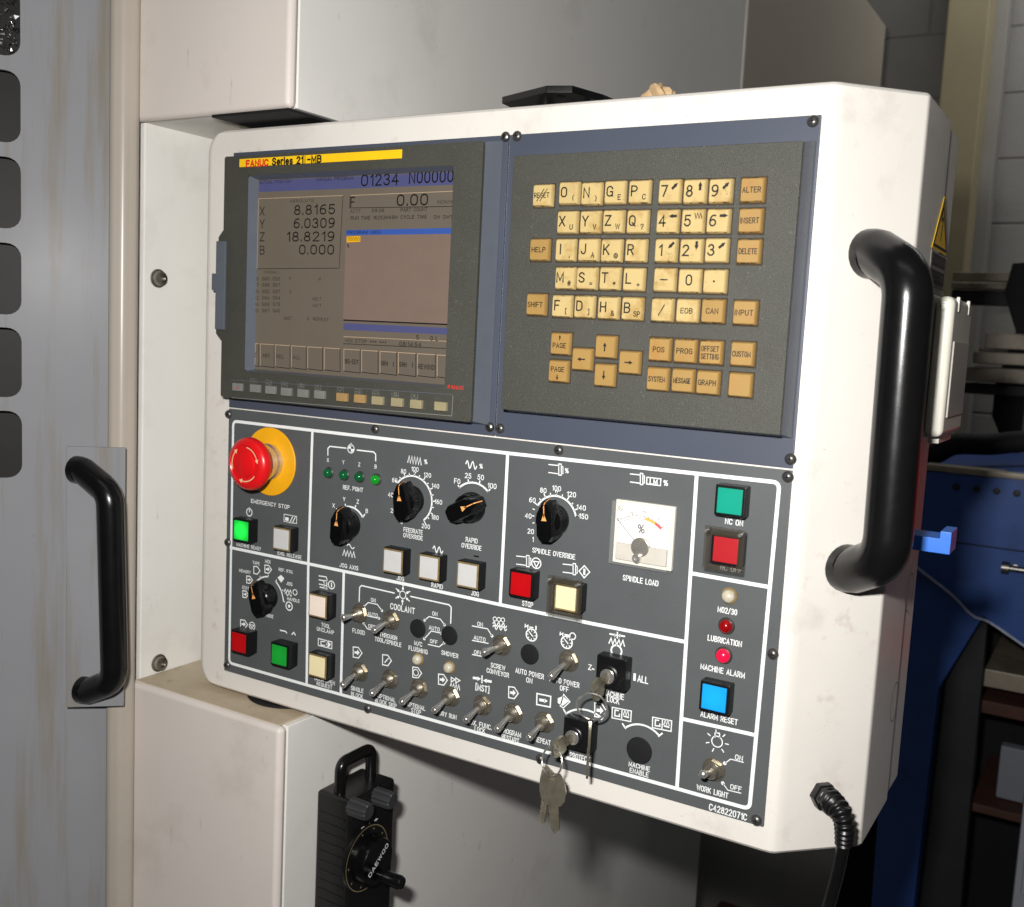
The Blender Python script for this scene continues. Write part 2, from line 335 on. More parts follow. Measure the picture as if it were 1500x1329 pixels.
GLY = {
 'A': [[(0, 0), (.3, 1), (.6, 0)], [(.1, .33), (.5, .33)]],
 'B': [[(.3, .53), (0, .53), (0, 1), (.3, 1)] + _e(.3, .765, .25, .235, 90, -90)[1:], [(0, .53), (0, 0), (.32, 0)] + _e(.32, .265, .27, .265, -90, 90)[1:]],
 'C': [_e(.3, .7, .3, .3, 15, 180) + _e(.3, .3, .3, .3, 180, 345)], 'D': [[(0, 0), (0, 1), (.27, 1)] + _e(.27, .67, .33, .33, 90, 0) + _e(.27, .33, .33, .33, 0, -90) + [(0, 0)]],
 'E': [[(.52, 1), (0, 1), (0, 0), (.54, 0)], [(0, .52), (.45, .52)]], 'F': [[(.52, 1), (0, 1), (0, 0)], [(0, .5), (.44, .5)]],
 'G': [_e(.3, .7, .3, .3, 15, 180) + _e(.3, .3, .3, .3, 180, 320), [(.36, .46), (.6, .46), (.6, .02)]], 'H': [[(0, 0), (0, 1)], [(.58, 0), (.58, 1)], [(0, .52), (.58, .52)]],
 'I': [[(0, 0), (0, 1)]], 'J': [[(.46, 1), (.46, .26)] + _e(.23, .26, .23, .26, 0, -170)], 'K': [[(0, 0), (0, 1)], [(.56, 1), (0, .38)], [(.2, .58), (.6, 0)]], 'L': [[(0, 1), (0, 0), (.5, 0)]],
 'M': [[(0, 0), (0, 1), (.36, .15), (.72, 1), (.72, 0)]], 'N': [[(0, 0), (0, 1), (.58, 0), (.58, 1)]], 'O': _O, 'P': [[(0, 0), (0, 1), (.3, 1)] + _e(.3, .73, .28, .27, 90, -90)[1:] + [(0, .46)]],
 'Q': _O + [[(.34, .26), (.62, -.04)]], 'R': [[(0, 0), (0, 1), (.3, 1)] + _e(.3, .74, .27, .26, 90, -90)[1:] + [(0, .48)], [(.3, .48), (.58, 0)]],
 'S': [_e(.29, .75, .27, .25, 20, 180) + [(.06, .64), (.5, .4)] + _e(.29, .25, .29, .25, 20, -165)], 'T': [[(0, 1), (.6, 1)], [(.3, 1), (.3, 0)]], 'U': [[(0, 1), (0, .29)] + _e(.29, .29, .29, .29, 180, 360) + [(.58, 1)]],
 'V': [[(0, 1), (.3, 0), (.6, 1)]], 'W': [[(0, 1), (.2, 0), (.41, .9), (.62, 0), (.82, 1)]], 'X': [[(0, 1), (.6, 0)], [(0, 0), (.6, 1)]], 'Y': [[(0, 1), (.3, .46), (.6, 1)], [(.3, .46), (.3, 0)]], 'Z': [[(0, 1), (.56, 1), (0, 0), (.58, 0)]],
 '0': [_e(.27, .68, .27, .32, 0, 180) + _e(.27, .32, .27, .32, 180, 360) + [(.54, .68)]], '1': [[(.05, .78), (.26, 1), (.26, 0)]], '2': [_e(.27, .73, .26, .27, 165, -25) + [(0, 0), (.55, 0)]],
 '3': [_e(.26, .76, .23, .24, 160, -90, 9) , _e(.26, .26, .28, .26, 90, -165, 10)], '4': [[(.42, 0), (.42, 1), (0, .3), (.58, .3)]], '5': [[(.5, 1), (.08, 1), (.04, .52)] + _e(.26, .32, .28, .32, 130, -155, 9)],
 '6': [_e(.28, .3, .27, .3, 0, 360, 14), _e(.38, .42, .37, .58, 70, 178, 7)], '7': [[(0, 1), (.54, 1), (.2, 0)]], '8': [_e(.27, .76, .22, .24, -90, 270, 14), _e(.27, .26, .27, .26, 90, 450, 14)], '9': [_e(.27, .7, .27, .3, 0, 360, 14), _e(.17, .58, .37, .58, 0, -108, 7)],
 '.': [[(0, 0), (0, .1)]], ',': [[(.06, .1), (0, -.12)]], ':': [[(0, .2), (0, .32)], [(0, .68), (0, .8)]], '/': [[(0, -.05), (.42, 1.05)]], '-': [[(0, .48), (.4, .48)]], '+': [[(0, .45), (.5, .45)], [(.25, .2), (.25, .7)]],
 '%': [_e(.16, .76, .16, .22, 0, 360, 10), _e(.62, .24, .16, .22, 0, 360, 10), [(.16, 0), (.62, 1)]], '[': [[(.2, 1.1), (0, 1.1), (0, -.1), (.2, -.1)]], ']': [[(0, 1.1), (.2, 1.1), (.2, -.1), (0, -.1)]],
 '(': [_e(.3, .5, .3, .65, 125, 235)], ')': [_e(-.1, .5, .3, .65, 55, -55)], '=': [[(0, .34), (.45, .34)], [(0, .62), (.45, .62)]], '#': [[(.14, 0), (.22, 1)], [(.42, 0), (.5, 1)], [(0, .35), (.6, .35)], [(.03, .66), (.63, .66)]],
 '?': [_e(.25, .75, .25, .25, 180, -60) + [(.25, .4), (.25, .28)], [(.25, .1), (.25, 0)]], '*': [[(.2, .35), (.2, .85)], [(0, .48), (.4, .72)], [(0, .72), (.4, .48)]], '|': [[(0, -.1), (0, 1.1)]], '<': [[(.4, .9), (0, .5), (.4, .1)]],
 'e': [[(.03, .37), (.5, .37)] + _e(.26, .36, .25, .34, 5, 315, 10)[1:]], 'r': [[(0, 0), (0, .72)], [(0, .42)] + _e(.24, .40, .24, .30, 150, 75, 4)], 'i': [[(0, 0), (0, .7)], [(0, .9), (0, 1)]],
 's': [_e(.21, .53, .19, .17, 25, 180, 5) + [(.05, .45), (.36, .29)] + _e(.21, .18, .21, .18, 20, -165, 6)],
 '@': [_e(.4, .45, .4, .5, 0, 340, 16), _e(.4, .45, .17, .22, 0, 360, 10)], '&': [[(.62, 0), (.15, .62)] + _e(.28, .78, .17, .2, 200, -30, 8) + [(.1, .42)] + _e(.25, .23, .25, .23, 150, 330, 8) + [(.6, .42)]], ' ': [],
}
GW = {c: (max([p[0] for st_ in g for p in st_]) if g else .3) for c, g in GLY.items()}
def put_text(mb, txt, c, cap, h, width=None, mi=0, M=FP, bold=0.012, rot=0.0):
    if all(ch in GLY for ch in txt) and txt.strip():
        sw = cap * (0.115 + 2.4 * bold); x = 0.0; st = []
        for ch in txt:
            st += [[(x + px_, py_) for px_, py_ in pol] for pol in GLY[ch]]; x += GW[ch] + .30
        tot = x - .30; sx = ((width - sw) / tot if tot > 1e-6 else 1.0) if width else cap * .92
        ca, sa = math.cos(rot), math.sin(rot)
        for k, pol in enumerate(st):
            q = []
            for px_, py_ in pol:
                X = (px_ - tot / 2) * sx; Y = (py_ - .5) * (cap - sw); q.append((c[0] + X * ca - Y * sa, c[1] + X * sa + Y * ca))
            # square the open ends outward by half a stroke
            if len(q) > 1 and (Vector(q[0]) - Vector(q[-1])).length > 1e-6:
                a, b = Vector(q[0]), Vector(q[1]); q[0] = tuple(a + (a - b).normalized() * sw * .5)
                a, b = Vector(q[-1]), Vector(q[-2]); q[-1] = tuple(a + (a - b).normalized() * sw * .5)
            mb.ribbon(q, sw, h + 4e-6 * (k % 9), mi, M)
        return
    V, F = text_mesh(txt, bold)
    if not V: return
    x0 = min(v[0] for v in V); x1 = max(v[0] for v in V); sy = cap / CAPH
    sx = width / (x1 - x0) if width else sy * 0.86
    ca, sa = math.cos(rot), math.sin(rot); out = []
    for x, y in V:
        X = (x - (x0 + x1) / 2) * sx; Y = (y - CAPH / 2) * sy
        out.append((c[0] + X * ca - Y * sa, c[1] + X * sa + Y * ca, h))
    mb.add(out, F, mi, M)
def flat_plate(outer, holes, thick, mi=0):
    """plate with real openings: 2D filled curve -> mesh (local a,b,n), n from 0 to thick"""
    cu = bpy.data.curves.new('p', 'CURVE'); cu.dimensions = '2D'; cu.fill_mode = 'BOTH'; cu.extrude = thick / 2
    for poly in [outer] + holes:
        sp = cu.splines.new('POLY'); sp.points.add(len(poly) - 1); sp.use_cyclic_u = True
        for p, q in zip(sp.points, poly): p.co = (q[0], q[1], 0, 1)
    ob = bpy.data.objects.new('p', cu); me = ob.to_mesh()
    V = [(v.co.x, v.co.y, v.co.z + thick / 2) for v in me.vertices]; F = [tuple(p.vertices) for p in me.polygons]
    ob.to_mesh_clear(); bpy.data.objects.remove(ob); bpy.data.curves.remove(cu)
    return V, F

# ================================================================== SETTING
fl = MB().box((-3, -2.5, -0.1), (4, 4.5, 0.0)).build('floor', 'floor'); tag(fl, None, None, kind='structure')

# far block wall with its blocks
WY = 2.9
bw = thing('block_wall', (0.6, WY + 0.1, 0), 'grey painted concrete block wall far behind the machine', 'wall')
MB().box((-0.6, WY, 0), (2.6, WY + 0.18, 3.2)).build('mortar_core', 'mortar', bw)
zc = onY((1480, 137), WY).z; zc -= 0.2 * math.floor(zc / 0.2)
bmesh_blk = None
row = 0; z = zc - 0.2
while z < 3.0:
    x = -0.6 + (0.2 if row % 2 else 0.0) + 0.085
    while x < 1.6:
        if z > 0.3 and x + 0.4 > -0.2:
            if bmesh_blk is None:
                bmesh_blk = MB().box((x + 0.005, WY - 0.0025, z + 0.004), (x + 0.396, WY + 0.02, z + 0.196), bev=0.002).build('block', 'block', bw)
            else:
                o = bmesh_blk.copy(); COL.objects.link(o); place(o, (x + 0.2, WY + 0.00875, z + 0.1), bw)
        x += 0.4
    z += 0.2; row += 1

# tan steel column
cxa = onY((1370, 200), 2.65); cxb = onY((1432, 200), 2.65)
mbc = MB(); mbc.box((cxa.x, 2.65, 0.0), (cxb.x, 2.78, 3.1), bev=0.008)
tag(mbc.build('steel_column', 'column'), 'tan painted square steel column in front of the block wall', 'column')
ca2 = onY((1436, 200), 2.8); cb2 = onY((1462, 200), 2.8)
tag(MB().box((ca2.x, 2.78, 0.0), (cb2.x, 2.86, 3.1), bev=0.006).build('conduit_cover', 'block'), 'grey conduit cover running up the wall beside the tan column', 'conduit')

# ================================================================== MACHINE
YM = -0.032; XL = -0.1045; XC = -0.112; X1 = 0.108; XU = 0.100; ZT = 1.5945; ZB = 1.0262
mc = thing('machining_center', (0.0, 0.4, 0), 'large beige and grey machining center enclosure carrying the control pendant', 'machine')
def mbox(name, lo, hi, mats, bev=0.005): return MB().box(lo, hi, bev=bev, seg=3).build(name, mats, mc)
# upper and lower boxes: front beige, side the same sheet with its greyer light put into the colour
mbox('upper_front_cover', (XC, YM, ZT), (XU, YM + 0.012, 2.28), 'beige', 0.0055)
mbox('upper_side_panel', (XL, YM + 0.0118, ZT + 0.0012), (XU - 0.0008, 1.125, 2.279), 'side', 0.001)
mbox('lower_front_cover', (XC, YM, 0.02), (X1, YM + 0.012, ZB), 'beige', 0.0055)
lp = mbox('lower_side_panel', (XL, YM + 0.0118, 0.02), (X1 - 0.0008, 1.19, ZB - 0.0012), 'side', 0.001)
mb = MB(); V, F = [], []
mb.box((XL + 0.004, YM + 0.006, ZB - 0.001), (X1 - 0.007, 0.23, ZB + 0.0008)); mb.build('stained_ledge', 'rust', mc)
mbox('rear_side_panel', (XL, 1.132, 0.9), (XU - 0.004, 2.24, 2.279), 'rearp', 0.003)
mbox('seam_strip', (XU - 0.03, 1.1245, ZT), (XU + 0.003, 1.1325, 2.2795), 'beige', 0.001)
mbox('notch_back', (XL, 0.235, ZB - 0.001), (XU - 0.003, 1.12, ZT + 0.001), 'side', 0.001)
nw = MB().box((XL - 0.16, YM + 0.014, 0.02), (XL, 0.24, 2.27), bev=0.002).build('notch_wall', 'side', mc)
MB().lathe([(0.028, 1.0265), (0.028, 1.5943)], (0.03, 0.12), seg=24).build('swivel_post', 'blackm', mc)
MB().box((0.000, YM + .004, ZT - .0022), (XU - .004, .22, ZT + .0002)).build('cavity_dark_plate', 'blackm', mc)  # flat black plate on the underside, standing in for a shaded opening
b = MB(); b.lathe([(.046, ZB), (.046, ZB + .003), (.042, ZB + .0038), (.03, ZB + .0038)], (.052, .046), 0, I4, 40); b.build('swivel_base', 'blackm', mc)
# bolts on the notch wall
FX = frame((XL, 0, 0), (0, 1, 0), (0, 0, 1))
for p in ((231, 408), (232, 971)):
    q = onX(p, XL); b = MB()
    b.lathe([(0.0095, 0.0), (0.0095, 0.0015), (0.0078, 0.0022), (0.0072, 0.006), (0.0045, 0.0068), (0.0042, 0.0045), (0.0005, 0.0045)], (q.y, q.z), 0, FX, 20)
    b.build('bolt', 'steel', nw)
# jamb post: rounded trim standing between door and front cover
tj = Vector((-0.60, -0.80)).normalized()          # along the door plane to the left (towards viewer)
nj = Vector((0.80, -0.60))                        # door normal, pointing at the viewer
def ray_line2(px, p0, n):                         # pixel column (eye level) -> point on vertical plane
    q = onP((px, 430), (p0.x, p0.y, 1.4), Vector((n.x, n.y, 0))); return Vector((q.x, q.y))
J0 = onY((204, 430), YM + 0.002); J0 = Vector((J0.x, J0.y))
PJ = J0 + nj * 0.012
JA = ray_line2(202.5, PJ, nj); JB = ray_line2(159, PJ, nj)
prof = []
def arc2(c, r, a0, a1, n=6): return [(c.x + r * math.cos(R_(a0 + (a1 - a0) * k / n)), c.y + r * math.sin(R_(a0 + (a1 - a0) * k / n))) for k in range(n + 1)]
an = math.degrees(math.atan2(nj.y, nj.x)); rj = 0.008
W2 = (JA - JB).length
# slightly bulged front between two rounded edges
uvec = -tj
def jp(s_, o_): q = JB + uvec * s_ + nj * o_; return (q.x, q.y)
prof = [jp(0.001, -0.03), jp(0.0, -0.006), jp(0.001, -0.002), jp(0.004, 0.0005)]
for k in range(9):
    s_ = 0.006 + (W2 - 0.014) * k / 8; prof.append(jp(s_, 0.001 + 0.0022 * math.sin(math.pi * k / 8)))
prof += [jp(W2 - 0.004, 0.0), jp(W2 - 0.001, -0.0025), jp(W2, -0.006), jp(W2, -0.03)]
MB().prism(prof, 0.02, 2.28).build('door_jamb', 'jamb', mc)
# thin return lip between jamb and cover
# door: angled sheet with rounded window openings
PD = PJ - nj * 0.010
D0 = ray_line2(162.5, PD, nj); DW = 0.42
FD = frame((D0.x, D0.y, 0), (-tj.x, -tj.y, 0), (0, 0, 1))       # a: towards the jamb (right), b up, n to viewer
def dpx(p): q = FD.inverted() @ onP(p, (D0.x, D0.y, 1.4), Vector((nj.x, nj.y, 0))); return q.x, q.y
rows = [(-22, 82), (103, 209), (230, 335), (356, 461), (480, 582), (602, 700)]
xr = sum(dpx((31, y))[0] for y in (150, 300, 550)) / 3
holes = []
for t, b in rows:
    zt_ = dpx((12, t))[1]; zb_ = dpx((12, b))[1]
    holes.append(rrect(xr - 0.075, zb_, xr, zt_, 0.013))
    holes.append(rrect(xr - 0.17, zb_, xr - 0.09, zt_, 0.013))
door = thing('x', (0, 0, 0), None, None); bpy.data.objects.remove(door)
V, F = flat_plate([(-DW, 0.05), (-0.0005, 0.05), (-0.0005, 2.2), (-DW, 2.2)], holes, 0.004)
mb = MB(); mb.add(V, F, 0, FD @ Matrix.Translation((0, 0, -0.004)))
# folded edge with a soft bulge
mb.prism([(-0.012, -0.02), (-0.0008, -0.02), (-0.0008, -0.0042), (-0.012, -0.0042)], 0.05, 2.2, 0, FD @ Matrix(((1, 0, 0, 0), (0, 0, 1, 0), (0, 1, 0, 0), (0, 0, 0, 1))))
door = mb.build('door', 'door', mc)
MB().box((-DW + 0.02, 0.9, -0.034), (-0.03, 2.15, -0.028), 0, FD).build('window_pane', 'pane', door)
# handle bracket and handle on the door
n1 = onP((97, 654), (D0.x + nj.x * 0.022, D0.y + nj.y * 0.022, 1.4), Vector((nj.x, nj.y, 0)))
n2 = onP((106, 1036), (D0.x + nj.x * 0.022, D0.y + nj.y * 0.022, 1.4), Vector((nj.x, nj.y, 0)))
dn_ = (n1 - CAM).length
dr = ray(184, 658).normalized(); f1 = CAM + dr * dn_ * 1.045
FBh = frame((n1.x, n1.y, 0), Vector((f1.x - n1.x, f1.y - n1.y, 0)), (0, 0, 1))
f1 = CAM + dr * dn_ * 0.992
av = Vector((f1.x - n1.x, f1.y - n1.y, 0)); bl = av.length
FB = frame((n1.x, n1.y, 0), av, (0, 0, 1))
mb = MB(); mb.box((0, n2.z, -0.003), (bl, n1.z, 0), 0, FB, 0.0008)
mb.box((0.012, n2.z + 0.03, -0.026), (0.026, n1.z - 0.03, -0.0032), 0, FB, 0.0006)
brk = mb.build('handle_bracket', 'door', door)
nb = Vector(FB.col[2][:3]); nbh = Vector(FBh.col[2][:3])
def handle(m1, m2, n, s, rad, fil, name, mt, parent, flare=1.0, ins=0.018):
    u = (m2 - m1).normalized() * ins
    P = fillet([m1 - n * 0.001, m1 + n * 0.007, m1 + n * s + u, m2 + n * s - u, m2 + n * 0.007, m2 - n * 0.001], fil, 10) if False else [m1 - n * .001] + fillet([m1 + n * .008, m1 + n * s + u, m2 + n * s - u, m2 + n * .008], fil, 10) + [m2 - n * .001]
    rr = [rad] * len(P)
    rr[0] = rr[-1] = rad * flare
    # densify ends for the flared feet
    P2 = [P[0], P[0] + n * 0.002, P[0] + n * 0.007] + P[1:-1] + [P[-1] + n * 0.007, P[-1] + n * 0.002, P[-1]]
    r2 = [rad * flare, rad * flare, rad * (1 + (flare - 1) * 0.5)] + [rad] * (len(P) - 2) + [rad * (1 + (flare - 1) * 0.5), rad * flare, rad * flare]
    return MB().tube(P2, r2, 0, 24).build(name, mt, parent, 60)
hm1 = onP((113, 688), n1, nb); hm2 = onP((122, 1010), n1, nb)
handle(hm1, hm2, nbh, 0.044, 0.0128, 0.022, 'handle', 'blackh', door, 1.06)
# pile of bright chips seen through the top opening
mb = MB()
q0 = Vector(dpx((14, 45)) + (0,))
for k in range(220):
    a = xr - 0.004 - abs(random.gauss(0, 0.018)); b = dpx((14, 82))[1] + 0.008 + abs(random.gauss(0, 0.03)); c = -0.0265 + random.random() * 0.012
    s_ = random.uniform(0.001, 0.004)
    p = [Vector((a, b, c)) + Vector((random.uniform(-1, 1), random.uniform(-1, 1), random.uniform(-.5, .5))) * s_ for _ in range(3)]
    mb.add(p, [(0, 1, 2)], 0, FD)
tag(mb.build('metal_chips', 'chip', door), None, None, kind='stuff')

# ================================================================== PENDANT
CP = thing('control_pendant', (0.27, 0.1, 1.031), 'cream machine control pendant with screen, yellowed keypad and switch panel', 'control panel')
PX0, PX1, PZ0, PZ1 = -0.0430, 0.5705, 1.0312, 1.5878
CH = Vector((0.6200, 0.056)); BY = 0.150
def encl_profile(xl, ins):
    r = 0.012; P = [(xl + ins, BY), (xl + ins, 0.002 + r)]
    for k in range(1, 7):
        a = R_(180 + 90 * k / 6); P.append((xl + ins + r + (r) * math.cos(a), 0.002 + ins + r + r * math.sin(a)))
    P += [(PX1 - 0.012 - ins * .5, 0.002 + ins), (PX1 - 0.005, 0.0025 + ins), (PX1 - 0.001 - ins * .3, 0.0045 + ins), (PX1 + 0.003 - ins * .4, 0.0085 + ins)]
    P += [(CH.x - 0.002 - ins * .8, CH.y - 0.0022 + ins * .7), (CH.x - ins, CH.y + 0.0015), (CH.x - ins, BY)]
    return P
rc = 0.022; slices = []
for k in range(0, 7):
    t = R_(90 - 15 * k); slices.append((PZ0 + rc - rc * math.sin(t), PX0 + rc * (1 - math.cos(t)) * 1.0, max(0, 0.003 - 0.0015 * k)))
sl2 = [(PZ1 + PZ0 - z_, x_, i_) for z_, x_, i_ in slices][::-1]
mb = MB(); mb.loft([[(x, y, z_) for x, y in encl_profile(xl, i_)] for z_, xl, i_ in slices + sl2])
enc = mb.build('enclosure', 'white', CP, 30)
# rear cover, slightly inset, with chamfered lower corner
mb = MB(); mb.box((PX0 + 0.003, BY + 0.0015, PZ0 + 0.002), (CH.x - 0.0015, 0.205, PZ1 - 0.003), bev=0.004, seg=3)
rcv = mb.build('rear_cover', 'white', CP)

# faceplates
PW, PT, PB, PS = 0.56, 1.565, 1.052, 1.3195
def plate(name, x0, z0, x1, z1, mt): return MB().box((x0, z0, -0.005), (x1, z1, 0), 0, FP, 0.0006).build(name, mt, CP)
dplate = plate('display_plate', 0, PS + 0.0007, 0.3095, PT, 'navy')
kplate = plate('keyboard_plate', 0.3105, PS + 0.0007, PW, PT, 'navy')
splate = plate('switch_plate', 0, PB, PW, PS - 0.0007, 'grey')
def screw(p, parent, mt='dscrew', r=0.0042):
    c = pl(p, 0.002); b = MB()
    b.lathe([(r, 0.0), (r, 0.0008), (r * .85, 0.002), (r * .5, 0.0028), (r * .18, 0.003)], c, 0, FP, 18)
    b.box((c[0] - r * .5, c[1] - r * .09, 0.0026), (c[0] + r * .5, c[1] + r * .09, 0.0031), 1, FP)
    b.box((c[0] - r * .09, c[1] - r * .5, 0.0026), (c[0] + r * .09, c[1] + r * .5, 0.0031), 1, FP)
    b.build('screw', [mt, 'blackm'], parent)
for p in ((739, 200), (716, 626)): screw(p, dplate, 'steel')
for p in ((756, 199), (1190, 177), (731, 628), (1157, 673)): screw(p, kplate)
for p in ((548, 629), (817, 660), (1153, 699), (1131, 959), (1107, 1203), (537, 1039), (790, 1113), (331, 975), (333, 607), (332, 795)): screw(p, splate)

# ---------------------------------------------------------------- display unit
HU = 0.020
lx0, lz0, lx1, lz1 = 0.0095, 1.3320, 0.2985, 1.5575
def px_at(h): return lambda p: pl(p, h)
uf = px_at(HU)
so = [uf(a1(138, 247)), uf(a1(1236, 180)), uf(a2(1178, 603)), uf(a2(152, 512))]
sx0 = (so[0][0] + so[3][0]) / 2; sx1 = (so[1][0] + so[2][0]) / 2; sz1 = (so[0][1] + so[1][1]) / 2; sz0 = (so[2][1] + so[3][1]) / 2
V, F = flat_plate(rrect(lx0, lz0, lx1, lz1, 0.002, 2), [rrect(sx0, sz0, sx1, sz1, 0.002, 2)], 0.003)
mb = MB(); mb.add(V, F, 0, FP @ Matrix.Translation((0, 0, HU - 0.003)))
# body sides (blue grey moulding), drafted outwards to the plate
def ring(x0, z0, x1, z1, h): return [(x0, z0, h), (x1, z0, h), (x1, z1, h), (x0, z1, h)]
mb.loft([ring(lx0 - .002, lz0 - .003, lx1 + .006, lz1 + .003, 0.0005), ring(lx0 + .0004, lz0 + .0004, lx1 - .0004, lz1 - .0004, HU - 0.0032)], 1, FP, cap=False)
# opening funnel down to the glass
mb.loft([ring(sx0, sz0, sx1, sz1, HU - 0.0005), ring(sx0 + .004, sz0 + .002, sx1 - .0015, sz1 - .003, 0.0105)], 1, FP, cap=False)
du = mb.build('display_unit', ['bez', 'bezside'], CP, 30)
# screen surface with its picture
HS = 0.0105; us = px_at(HS)
mb = MB(); mb.box((sx0 + .002, sz0 + .001, HS - .004), (sx1 - .001, sz1 - .002, HS), 0, FP)
e_ = 0.00012
def quad(pts, mi, lev=1): mb.add([us(p) + (HS + e_ * lev,) for p in pts], [(0, 1, 2, 3)], mi, FP)
def srect(A, B, C_, D, mi, lev=1): quad([A, B, C_, D], mi, lev)
cx0, cx1, cz0, cz1 = sx0 + .0045, sx1 - .002, sz0 + .0025, sz1 - .0035
def clampq(pts, mi, lev):
    q = [us(p) for p in pts]; q = [(min(max(x, cx0), cx1), min(max(z, cz0), cz1)) for x, z in q]
    mb.add([(x, z, HS + e_ * lev) for x, z in q], [(0, 1, 2, 3)], mi, FP)
clampq([a1(180, 255), a1(1240, 185), a1(1240, 288), a1(180, 328)], 2, 1)           # title bar
clampq([a1(668, 528), a1(1240, 515), a2(1240, 272), a2(652, 245)], 1, 1)           # program pane
clampq([a1(668, 526), a1(1240, 514), a1(1240, 545), a1(668, 553)], 3, 2)           # blue strip
clampq([a2(655, 262), a2(1240, 290), a2(1240, 325), a2(655, 298)], 2, 2)
clampq([a2(655, 243), a2(1240, 268), a2(1240, 275), a2(655, 250)], 5, 3)
clampq([a1(672, 560), a1(743, 557), a1(743, 587), a1(672, 590)], 6, 2)
def sline(P, mi, wd=0.0005, lev=2):
    q = [us(p) for p in P]; q = [(min(max(x, cx0), cx1), min(max(z, cz0), cz1)) for x, z in q]
    mb.ribbon(q, wd, HS + e_ * lev, mi, FP)
sline([a1(210, 362), a1(652, 345)], 4); sline([a1(652, 345), a1(632, 725)], 5); sline([a1(632, 725), a1(190, 728)], 5); sline([a1(205, 362), a1(190, 728)], 4)
sline([a1(690, 345), a1(1240, 322)], 4); sline([a1(690, 345), a1(686, 410), a1(1240, 402)], 5)
sline([a2(655, 333), a2(1240, 360)], 4); sline([a2(655, 370), a2(1240, 398)], 5)
for xs in ((172, 212), (220, 292), (298, 375), (383, 460), (468, 545), (555, 637), (657, 742), (750, 836), (846, 933), (942, 1033), (1043, 1135), (1145, 1240)):
    def yb(x): return 368 + (x - 172) * 0.0625
    a, b = xs
    sline([a2(a, yb(a) + 112), a2(a, yb(a)), a2(b, yb(b))], 4, 0.0006); sline([a2(b, yb(b)), a2(b, yb(b) + 120), a2(a, yb(a) + 115)], 5, 0.0006)
def stext(txt, L, Rr, cap, mi=5, bold=0.004):
    a, b = us(L), us(Rr); put_text(mb, txt, ((a[0] + b[0]) / 2, (a[1] + b[1]) / 2), cap * 1.36, HS + e_ * 4, abs(b[0] - a[0]), mi, FP, bold)
stext('ACTUAL POSITION', a1(215, 276), a1(380, 270), 0.0024, 7); stext('MANUAL PROGRAM', a1(515, 262), a1(708, 252), 0.0026, 7)
stext('O1234', a1(748, 270), a1(945, 255), 0.0075); stext('N00000', a1(998, 255), a1(1232, 240), 0.0075)
for t, y, xl in (('X', 428, 0), ('Y', 495, 0), ('Z', 562, 0), ('B', 632, 0)): stext(t, a1(218, y), a1(243, y - 2), 0.0062, 7, 0.0)
stext('8.8165', a1(398, 422), a1(612, 416), 0.0066); stext('6.0309', a1(395, 492), a1(610, 487), 0.0066)
stext('18.8219', a1(358, 562), a1(608, 557), 0.0066); stext('0.000', a1(424, 630), a1(606, 626), 0.0066)
stext('ABSOLUTE', a1(375, 375), a1(500, 370), 0.0018, 7)
stext('F', a1(692, 380), a1(716, 378), 0.0065); stext('0.00', a1(935, 372), a1(1098, 364), 0.0072); stext('INCH/M', a1(1148, 380), a1(1226, 376), 0.0022, 7)
stext('ACT.F', a1(692, 428), a1(745, 425), 0.0022, 7); stext('59.06', a1(805, 424), a1(868, 422), 0.0022); stext('PART COUNT', a1(955, 420), a1(1095, 417), 0.0023)
stext('RUN TIME 16253H49M', a1(694, 464), a1(938, 458), 0.0023); stext('CYCLE TIME', a1(955, 459), a1(1092, 455), 0.0023); stext('0H 0M1', a1(1128, 458), a1(1222, 456), 0.0023)
stext('PROGRAM (MDI)', a1(676, 540), a1(850, 534), 0.0022, 5); stext('00000', a1(678, 574), a1(740, 571), 0.0022, 7); stext('%', a1(674, 608), a1(686, 608), 0.0024, 7)
stext('(MODAL)', a1(240, 746), a1(318, 744), 0.0018, 7)
for i, y in enumerate((30, 62, 97, 130, 163, 197)):
    for j, t in enumerate((('G00', 'G80', 'G50'), ('G17', 'G98', 'G67'), ('G90', 'G50', 'G97'), ('G22', 'G64', 'G54'), ('G94', 'G69', 'G15'), ('G20', 'G67', 'G40'))[i]):
        stext(t, a2(174 + 56 * j, y), a2(212 + 56 * j, y + 1), 0.0024, 7)
stext('F', a2(374, 30), a2(382, 30), 0.0022, 7); stext('M', a2(526, 32), a2(536, 32), 0.0022, 7); stext('S', a2(374, 97), a2(382, 97), 0.0022, 7)
stext('HD.T', a2(495, 135), a2(540, 137), 0.0022, 7); stext('NX.T', a2(495, 170), a2(540, 172), 0.0022, 7); stext('SACT', a2(345, 236), a2(385, 238), 0.0022, 7)
stext('0  REPEAT', a2(465, 240), a2(578, 244), 0.0022, 7); stext('S', a2(1036, 337), a2(1050, 338), 0.003); stext('0 L', a2(1110, 342), a2(1150, 344), 0.003)
stext('MDI STOP *** ***', a2(665, 353), a2(880, 364), 0.0023, 7); stext('08:14:54', a2(948, 371), a2(1062, 376), 0.0027)
stext('ABS', a2(232, 430), a2(270, 433), 0.0026, 7); stext('REL', a2(306, 436), a2(345, 438), 0.0026, 7); stext('ALL', a2(392, 440), a2(430, 442), 0.0026, 7); stext('<', a2(184, 428), a2(200, 428), 0.004, 7)
stext('BG-EDT', a2(664, 462), a2(736, 466), 0.003); stext('SRH', a2(850, 472), a2(888, 474), 0.003); stext('SRH', a2(947, 478), a2(985, 480), 0.003); stext('REWIND', a2(1045, 490), a2(1132, 493), 0.0032)
sline([a2(917, 465), a2(917, 490)], 5, .0006, 4); sline([a2(1017, 470), a2(1017, 495)], 5, .0006, 4)
mb.build('screen', ['scr', 'scr2', 'scrb', 'scrbb', 'scrl', 'scrd', 'scry', 'scrm'], du)
